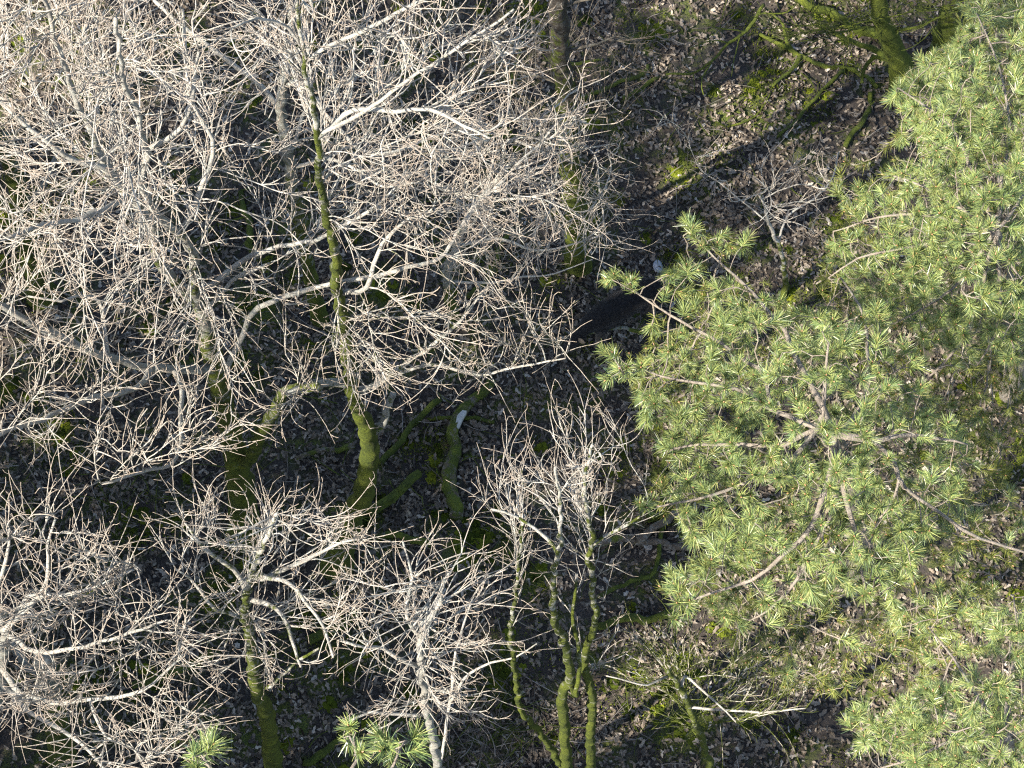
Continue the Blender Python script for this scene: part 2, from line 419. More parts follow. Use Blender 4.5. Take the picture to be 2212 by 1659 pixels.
def leaf_verts(LV, n, size, tilt=.45, curl=.9):
    v = np.repeat(LV[None], n, 0)*np.stack([RNG.uniform(.75, 1.15, n), np.ones(n)], 1)[:, None]
    c1 = RNG.normal(0, curl, n)[:, None]; c2 = RNG.normal(0, curl*.6, n)[:, None]; c3 = RNG.normal(0, .25, (n, 1))
    z = c1*v[..., 0]**2*1.6+c2*v[..., 1]**2*.9+c3*v[..., 0]*v[..., 1]*2+RNG.normal(0, .03, v.shape[:2])
    V = np.concatenate([v, z[..., None]], 2)*size[:, None, None]
    a = RNG.uniform(0, 2*np.pi, n); ca, sa = np.cos(a)[:, None], np.sin(a)[:, None]
    x = V[..., 0]*ca-V[..., 1]*sa; y = V[..., 0]*sa+V[..., 1]*ca; z = V[..., 2]
    tx, ty = RNG.normal(0, tilt, n)[:, None], RNG.normal(0, tilt, n)[:, None]
    y, z = y*np.cos(tx)-z*np.sin(tx), y*np.sin(tx)+z*np.cos(tx)
    x, z = x*np.cos(ty)+z*np.sin(ty), -x*np.sin(ty)+z*np.cos(ty)
    return np.stack([x, y, z], 2)
def litter():
    n = 72000
    x = RNG.uniform(-9, 9, n*2); y = RNG.uniform(-7, 8, n*2)
    patch = np.sin(1.3*x+.5)*np.cos(1.1*y-.4)+.7*np.sin(2.9*x-2.2*y)
    keep = (~in_moss(x, y) | (RNG.uniform(size=len(x)) < .12)) & (RNG.uniform(size=len(x)) < .78+.25*patch)
    x, y = x[keep][:n], y[keep][:n]; n = len(x)
    size = RNG.normal(.085, .024, n).clip(.035, .15)
    LV, LF = LEAF_SMALL; V = leaf_verts(LV, n, size); V += np.stack([x, y, hgt(x, y)+.012+RNG.uniform(0, .045, n)], 1)[:, None]
    f = (LF[None]+(np.arange(n)*len(LV))[:, None, None]).reshape(-1, 3)
    g = Geo(); g.add(V, None, f); o = g.build('leaf_litter', M_LEAF, smooth=False)
    tag(o, 'brown dead oak leaves carpeting the forest floor', 'leaf litter', kind='stuff')
    # the largest leaves lie on top, one object each
    shapes = []
    for k in range(10):
        g = Geo(); g.add(leaf_verts(LEAF_BIG[0], 1, np.array([.135]), .3, .8)[0], None, LEAF_BIG[1]); ob = g.build('fallen_leaf', M_LEAF, GROUND, smooth=False); shapes.append(ob)
    k = 0
    spots = [(915, 935, 60, 40, 24), (1900, 200, 90, 80, 46), (1560, 450, 120, 130, 60), (1040, 930, 60, 60, 18), (1180, 1370, 60, 90, 26), (1350, 1520, 60, 60, 24),
             (1650, 1590, 120, 50, 40), (1330, 820, 90, 60, 24), (250, 1080, 120, 40, 18), (500, 480, 60, 70, 20)]
    for cx, cy, rx, ry, m in spots:
        for _ in range(m):
            p = gp(RNG.normal(cx, rx*.6), RNG.normal(cy, ry*.6)); o = shapes[k] if k < 10 else shapes[k % 10].copy()
            if k >= 10: C.objects.link(o)
            o.location = (p[0], p[1], p[2]+.06); o.rotation_euler = (0, 0, RNG.uniform(0, 6.28)); s_ = RNG.uniform(.75, 1.1); o.scale = (s_, s_, s_); k += 1
litter()
def moss_ground():
    g = Geo(); ring = 9; rows = 4
    for x, y, r in MOSSY:
        for _ in range(max(3, int(r*r*70))):
            a = RNG.uniform(0, 6.28); q = r*math.sqrt(RNG.uniform(0, 1))*.8; cx, cy = x+q*math.cos(a), y+q*math.sin(a); cr = RNG.uniform(.035, .12)
            th = np.linspace(0, 2*np.pi, ring, endpoint=False); v = []
            for k in range(rows):
                f = k/(rows-1); rr = cr*math.cos(f*1.5)*(1+RNG.normal(0, .1, ring)); zz = cr*.4*math.sin(f*1.5)+RNG.normal(0, .008, ring)
                v.append(np.stack([cx+rr*np.cos(th), cy+rr*np.sin(th), hgt(cx, cy)+zz-.02+0*th], 1))
            v = np.concatenate(v); i = np.arange(rows-1)[:, None]*ring; j = np.arange(ring)[None]; k2 = (j+1) % ring
            g.add(v, np.stack([i+j, i+k2, i+ring+k2, i+ring+j], -1))
    # tufts that break the cushions' outline
    n = 42000; i = RNG.choice(len(MOSSY), n, p=MOSSY[:, 2]**1.6/(MOSSY[:, 2]**1.6).sum()); a = RNG.uniform(0, 6.28, n); q = MOSSY[i, 2]*RNG.uniform(0, 1, n)**.6*1.25
    x = MOSSY[i, 0]+q*np.cos(a); y = MOSSY[i, 1]+q*np.sin(a); b = np.stack([x, y, hgt(x, y)+.01+.05*RNG.uniform(size=n)], 1)
    d = nrm(RNG.normal(size=(n, 3))*.7+[0, 0, .9]); s_ = nrm(np.cross(d, RNG.normal(size=(n, 3))))*.008
    tip = b+d*RNG.uniform(.03, .07, (n, 1))
    g.add(np.stack([b-s_, b+s_, tip], 1), None, np.arange(n*3).reshape(-1, 3))
    tag(g.build('moss', M_MOSS, smooth=False), 'yellow-green moss cushions scattered among the dead leaves', 'moss', kind='stuff')
moss_ground()
def stick_litter():
    g = Geo(); ch = []; n = 3000
    for k in range(n):
        cl = [(1080, 1580, 160, 60), (1000, 620, 300, 250), (300, 1080, 300, 60), (1500, 400, 300, 300), None, None, None][RNG.integers(0, 7)]
        if cl: p = gp(RNG.normal(cl[0], cl[2]), RNG.normal(cl[1], cl[3]))
        else: p = np.array([RNG.uniform(-8.5, 8.5), RNG.uniform(-6.5, 7.5), 0])
        a = RNG.uniform(0, 6.28); ln = RNG.exponential(.22)+.1; m = 5; t = np.linspace(-.5, .5, m)*ln; bend = RNG.normal(0, .25)
        x = p[0]+t*math.cos(a)-bend*t*t/ln*math.sin(a); y = p[1]+t*math.sin(a)+bend*t*t/ln*math.cos(a)
        z = hgt(x, y)+.055+RNG.uniform(0, .05)+t*RNG.normal(0, .12)+RNG.normal(0, .006, m)
        ch.append((np.stack([x, y, z], 1), np.linspace(1, .5, m)*RNG.uniform(.003, .0085)))
    gm = Geo(); mo_ = [ch.pop(int(RNG.integers(0, len(ch)))) for _ in range(700)]
    gm.tubes([(c[0]+[0, 0, .03], c[1]*1.5) for c in mo_], 4, np.full(sum(len(c[0]) for c in mo_), .9))
    tag(gm.build('mossy_twigs', M_DEAD), 'thin moss-grown green twigs lying among the dead leaves', 'twigs', kind='stuff')
    g.tubes(ch, 4); tag(g.build('fallen_twigs', M_STICK), 'thin dead twigs strewn over the leaf litter', 'twigs', kind='stuff')
stick_litter()

# ---- fallen branches and logs, one thing each
def fallen(name, label, cat, px, r0, r1, lift=0., moss=.9, m=M_DEAD, forks=(), lifts=None, stubs=0, group='fallen wood on the forest floor'):
    pts = [gp(x, y, (lifts[i] if lifts else lift)+max(r0, r1)*.6) for i, (x, y) in enumerate(px)]
    o = thing(name, pts[0], label, cat, group)
    P, R = smooth_line(pts, np.linspace(r0, r1, len(pts)), .09, .03)
    g = Geo(); mm = np.full(len(P), moss)+RNG.normal(0, .08, len(P)); g.tubes([(P, R)], 10 if r0 > .035 else 7, mm, 0., .1); g.build('stem', m, o, pts[0])
    for k in range(stubs):
        i = RNG.integers(2, len(P)-2); d = nrm(RNG.normal(size=3)+[0, 0, .8]); ln = RNG.uniform(.08, .25)
        g = Geo(); q = np.array([P[i]+d*ln*t for t in np.linspace(0, 1, 4)])+RNG.normal(0, .006, (4, 3)); g.tubes([(q, np.linspace(R[i]*.45, R[i]*.25, 4))], 6, np.full(4, moss-.1), 0., .1); g.build('stub', m, o, pts[0])
    for fp, fr in forks:
        k = int(np.argmin(((pix(P)-np.array(fp[0]))**2).sum(1))); q = [P[k]]+[gp(x, y, lift+.05+P[k][2]*.3) for x, y in fp[1:]]
        A, B = smooth_line(q, np.linspace(fr, fr*.5, len(q)), .08, .02); g = Geo(); g.tubes([(A, B)], 7, np.full(len(A), moss), 0., .08); g.build('side_branch', m, o, pts[0])
    return o, P, R
lg, LP_, LR_ = fallen('fallen_log', 'curved decaying log with a bare pale wood patch, half covered in moss', 'log',
    [(984, 1120), (974, 1015), (981, 938), (995, 892), (1023, 864), (1062, 819)], .105, .07, .02, .62, stubs=2)
def bare_patch():
    m = plain('bare_wood', (.34, .355, .35), .6, (.20, .18, .155), 14)
    k = int(np.argmin(((pix(LP_)-np.array((998, 905)))**2).sum(1))); i = np.arange(max(k-2, 0), min(k+3, len(LP_)))
    g = Geo(); P = LP_[i]+np.array([.03, -.01, .03]); w = np.sin(np.linspace(.25, math.pi-.25, len(i)))
    g.tubes([(P, LR_[i]*.72*w+.004)], 10, None, 0., .05); tag(g.build('bare_wood_patch', m, lg, lg.location), 'pale barkless patch on the log')
bare_patch()
fallen('fallen_branch', 'straight mossy branch lying diagonally between the big trunk and the log', 'branch', [(822, 1000), (876, 934), (915, 896), (952, 862)], .05, .045, .06, .95)
fallen('fallen_branch', 'thin level mossy stick crossing beneath the diagonal mossy branch', 'branch', [(885, 911), (964, 905), (1068, 912)], .035, .03, 0, .85)
fallen('fallen_branch', 'thick stubby mossy bough poking out right of the leaning trunk base', 'branch', [(800, 1110), (841, 1085), (862, 1060), (906, 1022)], .085, .06, .08, .95, stubs=2)
fallen('fallen_branch', 'dark half-mossy branch stub pointing left from the middle of the mossy trunk', 'branch', [(640, 990), (690, 980), (719, 970), (765, 962)], .03, .045, .1, .55)
fallen('fallen_branch', 'moss-dimmed stick lying level right of the decaying log', 'branch', [(1000, 985), (1060, 988), (1120, 986)], .03, .025, 0, .75)
fallen('fallen_branch', 'long brown log lying level under the pine edge', 'branch', [(1276, 1172), (1330, 1165), (1390, 1166), (1460, 1184), (1510, 1190)], .06, .045, .03, .35, stubs=2)
fallen('fallen_branch', 'brown forked branch rising toward the pine from the level log', 'branch', [(1375, 1165), (1420, 1140), (1470, 1108)], .06, .05, .12, .3)
fallen('fallen_branch', 'short thick mossy log half hidden under the pine edge', 'branch', [(1398, 1118), (1430, 1108), (1462, 1096)], .08, .075, .02, .8)
fallen('fallen_branch', 'broken mossy branch with an orange-brown end below the leaning trunk', 'branch', [(812, 1160), (870, 1163), (935, 1175)], .05, .055, .02, .72)
fallen('fallen_branch', 'bright green mossy log between twin stems and pine tips', 'branch', [(1292, 1354), (1350, 1345), (1405, 1336), (1455, 1328)], .055, .06, .03, .98, stubs=1)
fallen('fallen_branch', 'slanting mossy log in the clearing behind lower left twigs', 'branch', [(285, 1482), (345, 1462), (402, 1438), (458, 1408)], .05, .07, .03, .8)
fallen('fallen_branch', 'dark mossy branch sloping just above the three pine tips', 'branch', [(655, 1645), (700, 1612), (740, 1580)], .06, .05, .02, .85)
fallen('fallen_branch', 'mossy bough sloping up right in shadow below the leaning trunk', 'branch', [(665, 1384), (720, 1352), (780, 1320)], .07, .06, .03, .9)
fallen('fallen_branch', 'arched lichen-grey and mossy branch lying in front of the dark deer', 'branch',
    [(1185, 741), (1215, 733), (1250, 723), (1310, 713), (1345, 711), (1374, 717), (1450, 722)], .022, .03, .2, .55, M_OAK, lifts=[.05, .12, .18, .24, .24, .22, .2])
fallen('fallen_branch', 'bright moss-covered stick leaning out of the shade near the left oak limb', 'branch', [(549, 545), (538, 495), (527, 455), (520, 412)], .06, .04, .03, .98,
    forks=[([(530, 470), (495, 480), (472, 484)], .02), ([(522, 420), (545, 405)], .02)])
fallen('fallen_branch', 'thick mossy fallen bough running into the gnarled mossy tree', 'branch', [(1690, -12), (1753, 14), (1823, 42), (1875, 70), (1915, 88)], .06, .085, .06, .9, stubs=4)
fallen('fallen_branch', 'long dark mossy branch crossing the sunlit leaves', 'branch', [(1640, 72), (1711, 108), (1770, 136), (1840, 147), (1895, 190)], .032, .04, .04, .75,
    forks=[([(1735, 125), (1705, 155), (1668, 186)], .035), ([(1711, 108), (1690, 60), (1668, 30)], .03)])
fallen('fallen_branch', 'slender forked branch with bright moss stretching over the upper leaves', 'branch', [(1650, 10), (1613, 66), (1578, 94), (1518, 147), (1438, 161)], .03, .016, .35, .9,
    forks=[([(1613, 66), (1560, 62), (1520, 52)], .014), ([(1578, 94), (1540, 88), (1490, 105)], .013), ([(1600, 75), (1585, 130), (1580, 165)], .012), ([(1640, 30), (1700, 26), (1720, 10)], .014), ([(1540, 128), (1515, 175), (1520, 205)], .014)])
fallen('fallen_branch', 'straight mossy stick slanting down through the sunlit leaf patch', 'branch', [(1822, 152), (1763, 210), (1720, 255), (1680, 296)], .03, .022, .08, .75)
fallen('fallen_branch', 'crooked mossy branch with a sawn end beside the pine foliage', 'branch', [(1880, 198), (1884, 230), (1862, 265), (1826, 316)], .035, .04, .06, .8, stubs=1)
fallen('fallen_branch', 'curved mossy stick snaking over the leaves near the upper clearing', 'branch', [(1545, 262), (1570, 275), (1610, 262), (1640, 240), (1665, 200)], .018, .016, .03, .85)
fallen('fallen_branch', 'mossy stick lying level right of the dark conifer trunk', 'branch', [(1222, 136), (1260, 131), (1304, 129)], .03, .02, .1, .9)
fallen('fallen_branch', 'bright mossy branch slanting away from the dark conifer trunk', 'branch', [(1246, 212), (1314, 189), (1384, 161), (1400, 140)], .035, .025, .12, .98)
fallen('fallen_branch', 'short mossy branch parallel to the slanting bright one', 'branch', [(1345, 212), (1385, 190), (1424, 168)], .04, .03, .05, .95)
fallen('fallen_branch', 'faint mossy pole lying level left of the dark conifer trunk', 'branch', [(1010, 298), (1090, 294), (1178, 286)], .035, .025, .08, .8)
fallen('fallen_branch', 'small upright-looking mossy stick among the grey twigs', 'branch', [(1104, 186), (1115, 140), (1131, 88)], .03, .02, .1, .85)
fallen('fallen_branch', 'mossy pole crossing behind the middle grey limb', 'branch', [(1010, 640), (1060, 590), (1100, 500)], .04, .035, .05, .8)
fallen('fallen_branch', 'yellow mossy stick half hidden by pine shoots right of the level log', 'branch', [(1290, 1290), (1360, 1255), (1420, 1210), (1440, 930)], .03, .035, .05, .85)
# a pale stone by the pine tip
def stone():
    p = gp(1421, 577); g = Geo(); th = np.linspace(0, 2*np.pi, 12, endpoint=False); v = []
    for k in range(5):
        f = k/4*1.5; rr = np.cos(f)*(1+RNG.normal(0, .06, 12)); v.append(np.stack([p[0]+.075*rr*np.cos(th), p[1]+.11*rr*np.sin(th), p[2]+.03+.05*np.sin(f)+0*th], 1))
    i = np.arange(4)[:, None]*12; j = np.arange(12)[None]; k2 = (j+1) % 12
    g.add(np.concatenate(v), np.stack([i+j, i+k2, i+12+k2, i+12+j], -1), [(48, 48+a, 49+a) for a in range(1, 11)])
    o = g.build('stone', plain('stone', (.24, .26, .29), .7, (.17, .18, .2), 40), None, p); o.location = p
    tag(o, 'small pale blue-grey stone on dark leaf litter', 'stone')
stone()

# ================================================================== BARE TREES
def oak_a():
    t = Tree('oak_tree', 'large forked bare oak with a green mossy trunk and dense white crown', 'tree', (530, 1160), M_OAK, 14.5, 1.05)
    t.trunk([(522, 1080), (512, 1000), (482, 870), (455, 750), (432, 660)], .205, .075)
    k = len(t.P)-1; a = t.near(512, 1000)
    t.trunk([(416, 600), (419, 548), (388, 508), (342, 465), (308, 400), (315, 345), (300, 250), (262, 150), (250, 40)], .052, .016, start=k, lean=-.4)
    t.trunk([(372, 597), (335, 535), (318, 470), (258, 400), (224, 342), (190, 270), (152, 180), (120, 80), (80, -40)], .058, .016, start=k, lean=.3)
    t.trunk([(540, 985), (560, 945), (588, 892), (609, 857), (640, 842), (690, 838)], .085, .045, start=a, lean=-.7)
    t.limb([(444, 622), (480, 597), (542, 560), (602, 532), (682, 521), (745, 486), (824, 437), (866, 395), (925, 350)], 1.4, .034, .010)
    t.limb([(500, 775), (527, 725), (560, 665), (612, 637), (665, 626), (721, 612), (806, 591), (876, 574), (929, 563), (964, 546), (999, 487), (1034, 437), (1069, 409), (1132, 340), (1167, 311), (1209, 262), (1261, 227), (1307, 215)], 3.2, .036, .008, (486, 850))
    t.limb([(455, 666), (500, 610), (540, 590), (575, 570)], .8, .028, .012, (436, 680))
    t.limb([(430, 792), (330, 792), (230, 772), (130, 728), (60, 690), (-30, 650)], 2.6, .052, .034, (462, 785))
    t.limb([(290, 845), (150, 880), (70, 910), (-20, 950)], 1.8, .034, .018, (330, 792))
    t.limb([(380, 510), (425, 430), (445, 360), (455, 300), (410, 210), (405, 130), (395, 20)], 2.4, .03, .012, (400, 520))
    t.limb([(315, 330), (390, 270), (420, 200), (430, 110)], 1.4, .03, .012, (308, 360))
    t.limb([(235, 360), (140, 330), (60, 270), (0, 220)], 1.0, .035, .014, (230, 350))
    t.limb([(280, 430), (190, 470), (90, 480), (0, 520)], 1.2, .035, .014, (270, 410))
    t.limb([(390, 840), (390, 900), (388, 960), (370, 1010), (330, 1015), (220, 1045)], 1.6, .03, .012, (380, 792))
    t.limb([(200, 640), (130, 650), (60, 640)], .8, .02, .01, (230, 772))
    A = ell(250, 330, 240, 280, 9.5, 14.3, 560)+ell(130, 120, 220, 190, 10.5, 14.5, 380)+ell(90, 420, 160, 160, 10, 13, 127)+ell(330, 90, 150, 160, 12, 14.6, 127)
    A += ell(700, 480, 200, 100, 9, 11.5, 76)+ell(930, 430, 190, 110, 9.5, 12, 93)+ell(1080, 360, 190, 130, 9.5, 12, 93)+ell(1230, 260, 110, 80, 11, 12.3, 25)
    A += ell(110, 690, 150, 110, 8, 11, 119)+ell(280, 720, 170, 130, 8, 11.5, 93)+ell(330, 920, 260, 110, 8, 10.6, 127)+ell(520, 840, 110, 110, 7.5, 10.5, 42)+ell(100, 920, 110, 60, 8, 9.6, 25)+ell(560, 660, 100, 90, 8, 10, 28)
    t.wood_parts(); t.grow(A); oak_crown(t, 2100); return t
def oak_b():
    t = Tree('oak_tree', 'leaning mossy oak whose trunk base catches the sun in the middle', 'tree', (722, 1215), M_OAK, 25, 1.05)
    t.trunk([(742, 1160), (760, 1110), (787, 1060), (797, 965), (780, 900), (762, 850), (737, 680), (724, 560), (702, 455), (684, 320), (672, 210), (655, 105), (640, -20)], .19, .014, pw=1.8)
    t.limb([(775, 845), (850, 806), (920, 765), (975, 715), (1010, 672), (1050, 620)], 1.7, .036, .010, (765, 855))
    t.limb([(805, 830), (880, 800), (950, 790), (1034, 812), (1104, 795), (1157, 784), (1222, 774)], 2.2, .028, .007, (768, 860))
    t.limb([(815, 925), (835, 880), (850, 850)], .8, .06, .035, (792, 940))
    t.limb([(710, 830), (660, 838), (620, 850)], .6, .05, .03, (758, 830))
    t.limb([(760, 260), (850, 200), (930, 140), (1040, 70), (1110, 20)], 1.8, .02, .008, (680, 300))
    t.limb([(730, 95), (800, 60), (880, 20), (940, -10)], 1.2, .026, .010, (660, 130))
    t.limb([(770, 240), (850, 245), (930, 235), (1000, 270), (1060, 300)], 1.0, .024, .009, (684, 300))
    t.limb([(620, 60), (560, 40), (500, 60)], .8, .016, .006, (655, 110))
    t.limb([(790, 620), (830, 520), (880, 470), (930, 455)], 1.2, .03, .01, (730, 640))
    A = ell(880, 745, 210, 110, 8, 10.6, 152)+ell(1060, 690, 150, 110, 8.4, 10.4, 72)+ell(820, 830, 110, 70, 7.8, 9.6, 48)+ell(680, 100, 170, 130, 13, 15.5, 136)+ell(860, 150, 190, 150, 12, 15, 136)+ell(1000, 130, 170, 130, 12, 14.5, 88)
    A += ell(880, 520, 140, 90, 10.5, 12, 48)+ell(620, 40, 140, 80, 13.5, 15.5, 72)+ell(860, 300, 190, 100, 11.5, 14, 72)
    t.wood_parts(); t.grow(A); oak_crown(t, 900); return t
def oak_c():
    t = Tree('oak_tree', 'slender pale stem rising beside the taller mossy trunk', 'tree', (690, 690), M_OAK, 7, .95)
    t.trunk([(668, 590), (652, 500), (631, 402), (624, 332), (606, 245), (612, 175), (630, 105), (632, 20), (640, -60)], .10, .03)
    t.limb([(612, 228), (560, 182), (490, 133), (420, 80), (332, 0)], .6, .034, .022, (608, 240))
    t.limb([(660, 190), (700, 240), (770, 320), (830, 335), (920, 300), (1000, 270)], .9, .035, .012, (612, 180))
    t.limb([(640, 300), (665, 230), (720, 200), (770, 160)], .8, .03, .012, (622, 330))
    t.limb([(700, 340), (760, 360), (830, 400), (900, 395)], .8, .028, .01, (628, 360))
    A = ell(700, 250, 160, 130, 6.5, 9, 80)+ell(860, 350, 150, 90, 6, 8.2, 90)+ell(560, 250, 130, 140, 7, 9.3, 60)+ell(930, 280, 140, 90, 6.5, 8.5, 80)+ell(500, 120, 160, 110, 8, 9.6, 50)
    t.wood_parts(); t.grow(A); oak_crown(t, 330); return t
def oak_mid():
    t = Tree('bare_tree', 'low grey bare tree with a thin twiggy spread beside the dark conifer trunk', 'tree', (985, 700), M_OAK, 2.4, .95)
    t.trunk([(965, 600), (985, 540), (1010, 470), (1060, 400), (1110, 340)], .075, .025, lean=.5)
    t.limb([(1060, 440), (1130, 430), (1210, 440), (1260, 470)], .6, .025, .009, (1010, 470))
    t.limb([(1080, 520), (1150, 540), (1230, 530), (1320, 500)], .5, .025, .009, (985, 540))
    t.limb([(1100, 300), (1180, 330), (1270, 320), (1330, 310)], .6, .022, .008, (1090, 360))
    t.limb([(1060, 610), (1130, 600), (1200, 590), (1280, 560)], .6, .02, .007, (968, 610))
    A = ell(1150, 430, 190, 130, 4, 6.3, 168)+ell(1130, 300, 170, 90, 4.5, 6.5, 72)+ell(1240, 520, 140, 70, 3.5, 5, 56)+ell(1060, 580, 120, 70, 3, 5, 40)
    t.wood_parts(); t.grow(A); oak_crown(t, 640, cm=.6, tw_kw=dict(r=.0068)); return t
def dark_conifer():
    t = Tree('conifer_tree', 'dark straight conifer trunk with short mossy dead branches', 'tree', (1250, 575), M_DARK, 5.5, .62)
    t.trunk([(1243, 470), (1228, 300), (1222, 200), (1212, 90), (1206, -30), (1200, -140)], .15, .09)
    for sx, sy, pts, dz in [(1226, 260, [(1180, 250), (1130, 262)], .1), (1222, 190, [(1170, 170), (1110, 150), (1060, 120)], .3), (1228, 250, [(1290, 250), (1340, 240)], .05), (1216, 110, [(1290, 90), (1330, 78)], .2),
                            (1210, 60, [(1150, 40), (1090, 46)], .2), (1232, 330, [(1275, 318), (1300, 300)], 0), (1206, 10, [(1260, 0), (1340, -10)], .2), (1216, 130, [(1150, 108), (1100, 90), (1050, 60)], .2), (1236, 400, [(1200, 390), (1170, 400)], 0)]:
        t.limb(pts, dz, .022, .008, (sx, sy), 'dead_branch')
    A = ell(1110, 110, 120, 80, 5.2, 7, 50)+ell(1310, 110, 100, 90, 4.8, 6.8, 40)+ell(1150, 250, 80, 60, 3.6, 5, 20)+ell(1300, 260, 70, 50, 3.6, 4.8, 20)
    t.moss_amt = 1.0; t.moss_top = 9; t.wood_parts(); t.grow(A, di=1.4); oak_crown(t, 160, tw_kw=dict(r=.006), part='dead_twigs'); return t
def gnarled():
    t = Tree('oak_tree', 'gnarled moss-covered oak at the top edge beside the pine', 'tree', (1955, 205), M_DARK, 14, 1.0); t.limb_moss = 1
    t.trunk([(1945, 140), (1918, 80), (1902, 30), (1888, -60)], .18, .10)
    t.limb([(1925, 130), (1880, 105), (1840, 88), (1800, 70)], .1, .06, .03, (1940, 130))
    t.limb([(1905, 100), (1925, 125), (1926, 168)], -.7, .05, .035, (1935, 120))
    t.limb([(1890, 120), (1872, 150), (1862, 180)], -.5, .04, .025, (1935, 130))
    t.limb([(2000, 150), (2060, 130), (2110, 118)], .3, .05, .03, (1950, 160))
    t.limb([(1960, 60), (2020, 40), (2080, 20)], .9, .025, .012, (1915, 75))
    t.limb([(1870, 60), (1850, 62), (1800, 70), (1820, 55), (1870, 45), (1990, 24), (2090, 0)], 2.2, .016, .008, (1910, 60))
    A = ell(1830, 60, 130, 70, 1.5, 4.5, 50)+ell(2000, 50, 90, 50, 3, 4.6, 30)+ell(1720, 70, 110, 70, .8, 3, 40)
    t.wood_parts(); t.grow(A); oak_crown(t, 150, cm=.9, tw_kw=dict(Lr=(.3, .9))); return t
def gnarled_two():
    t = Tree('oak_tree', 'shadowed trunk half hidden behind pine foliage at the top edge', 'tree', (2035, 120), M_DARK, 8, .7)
    t.trunk([(2045, 60), (2060, 0), (2072, -80)], .17, .12); t.skel = len(t.P); t.wood_parts(); return t
def multi_stem():
    t = Tree('bare_tree', 'cluster of slim mossy stems under a rounded tan twig crown', 'tree', (1238, 1700), M_OAK, 19, 1.05); t.limb_moss = 1
    t.trunk([(1226, 1655), (1219, 1568), (1216, 1501), (1233, 1470), (1226, 1428), (1216, 1379), (1198, 1344), (1195, 1274), (1202, 1211), (1212, 1120), (1200, 1010)], .07, .010)
    t.trunk([(1274, 1655), (1276, 1568), (1279, 1498), (1261, 1445), (1272, 1393), (1286, 1323), (1275, 1253), (1275, 1148), (1262, 1060), (1280, 960)], .062, .010, start=0, lean=.5)
    t.trunk([(1250, 1690), (1209, 1645), (1167, 1585), (1125, 1533), (1114, 1463), (1104, 1375), (1111, 1305), (1121, 1218), (1130, 1130)], .05, .010, start=0, lean=.2)
    t.limb([(1245, 1500), (1250, 1420), (1240, 1330), (1246, 1240)], 2.2, .03, .014, (1233, 1475))
    t.limb([(1180, 1160), (1120, 1120), (1060, 1100)], .5, .02, .008, (1205, 1200))
    t.limb([(1300, 1160), (1360, 1130), (1400, 1100)], .5, .02, .008, (1275, 1180))
    A = ell(1200, 1060, 160, 100, 10, 13.5, 124)+ell(1240, 930, 150, 90, 10.5, 13, 44)+ell(1300, 1160, 130, 70, 9.5, 12, 29)+ell(1150, 1010, 110, 90, 11, 13.6, 34)+ell(1220, 1250, 170, 70, 8, 10.5, 24)+ell(1300, 1370, 120, 80, 6, 8, 14)
    t.wood_parts(); t.grow(A, up=.12); oak_crown(t, 300, rt=.0042, tw_kw=dict(r=.0048, up=.8, Lr=(.2, .6))); return t
def oak_g():
    t = Tree('oak_tree', 'mossy-stemmed bare tree topped by upswept tan twigs above the pine tips', 'tree', (592, 1700), M_OAK, 18, 1.05); t.limb_moss = .75
    t.trunk([(584, 1603), (574, 1533), (553, 1480), (546, 1410), (530, 1330), (538, 1270), (560, 1200), (600, 1110)], .11, .014, pw=1.3)
    t.limb([(560, 1290), (620, 1330), (640, 1400), (650, 1440)], .9, .028, .01, (535, 1300))
    t.limb([(590, 1240), (660, 1210), (720, 1180), (770, 1165)], .8, .025, .009, (545, 1245))
    t.limb([(500, 1230), (440, 1180), (400, 1130)], 1.0, .028, .01, (535, 1280))
    t.limb([(470, 1320), (440, 1280), (410, 1250), (380, 1230)], .8, .02, .009, (528, 1340))
    t.limb([(620, 1260), (660, 1300), (700, 1360), (720, 1420)], 1.1, .022, .009, (548, 1240))
    t.limb([(590, 1480), (640, 1430), (690, 1400)], .8, .03, .012, (556, 1490))
    A = ell(600, 1160, 200, 110, 10.5, 13.6, 150)+ell(450, 1120, 120, 90, 10, 12.6, 54)+ell(720, 1220, 130, 100, 10.5, 13, 66)+ell(580, 1330, 200, 110, 9, 11.5, 66)+ell(480, 1450, 160, 90, 8, 10.5, 36)
    t.wood_parts(); t.grow(A, up=.12); oak_crown(t, 430, rt=.0052, tw_kw=dict(r=.0058, up=.8, Lr=(.22, .6))); return t
def oak_h():
    t = Tree('oak_tree', 'pale grey bare tree fanning out left of the slim mossy stems', 'tree', (962, 1800), M_OAK, 5, .8)
    t.trunk([(955, 1720), (940, 1620), (918, 1500), (911, 1375), (945, 1310), (960, 1250)], .06, .012)
    t.limb([(971, 1515), (985, 1430), (997, 1358), (1034, 1267), (1097, 1228)], 1.7, .02, .007, (950, 1660))
    t.limb([(860, 1420), (830, 1400), (790, 1400), (740, 1385)], .8, .025, .009, (912, 1440))
    t.limb([(880, 1330), (890, 1250), (870, 1170)], 1.0, .022, .008, (912, 1380))
    t.limb([(800, 1540), (750, 1560)], .5, .02, .009, (925, 1540))
    t.limb([(1000, 1470), (1060, 1430), (1110, 1420), (1160, 1390)], .9, .018, .007, (975, 1510))
    A = ell(900, 1320, 150, 120, 10.5, 13.8, 132)+ell(960, 1230, 120, 110, 11, 13.8, 66)+ell(830, 1410, 140, 100, 10, 12.8, 72)+ell(1010, 1430, 120, 110, 9.5, 12, 42)+ell(950, 1540, 170, 70, 8.5, 11, 54)+ell(820, 1560, 120, 60, 8.5, 10.5, 24)+ell(1060, 1260, 70, 60, 11.5, 13, 12)
    t.wood_parts(); t.grow(A, up=.1); oak_crown(t, 330, rt=.005, tw_kw=dict(r=.0056, up=.7, Lr=(.22, .6))); return t
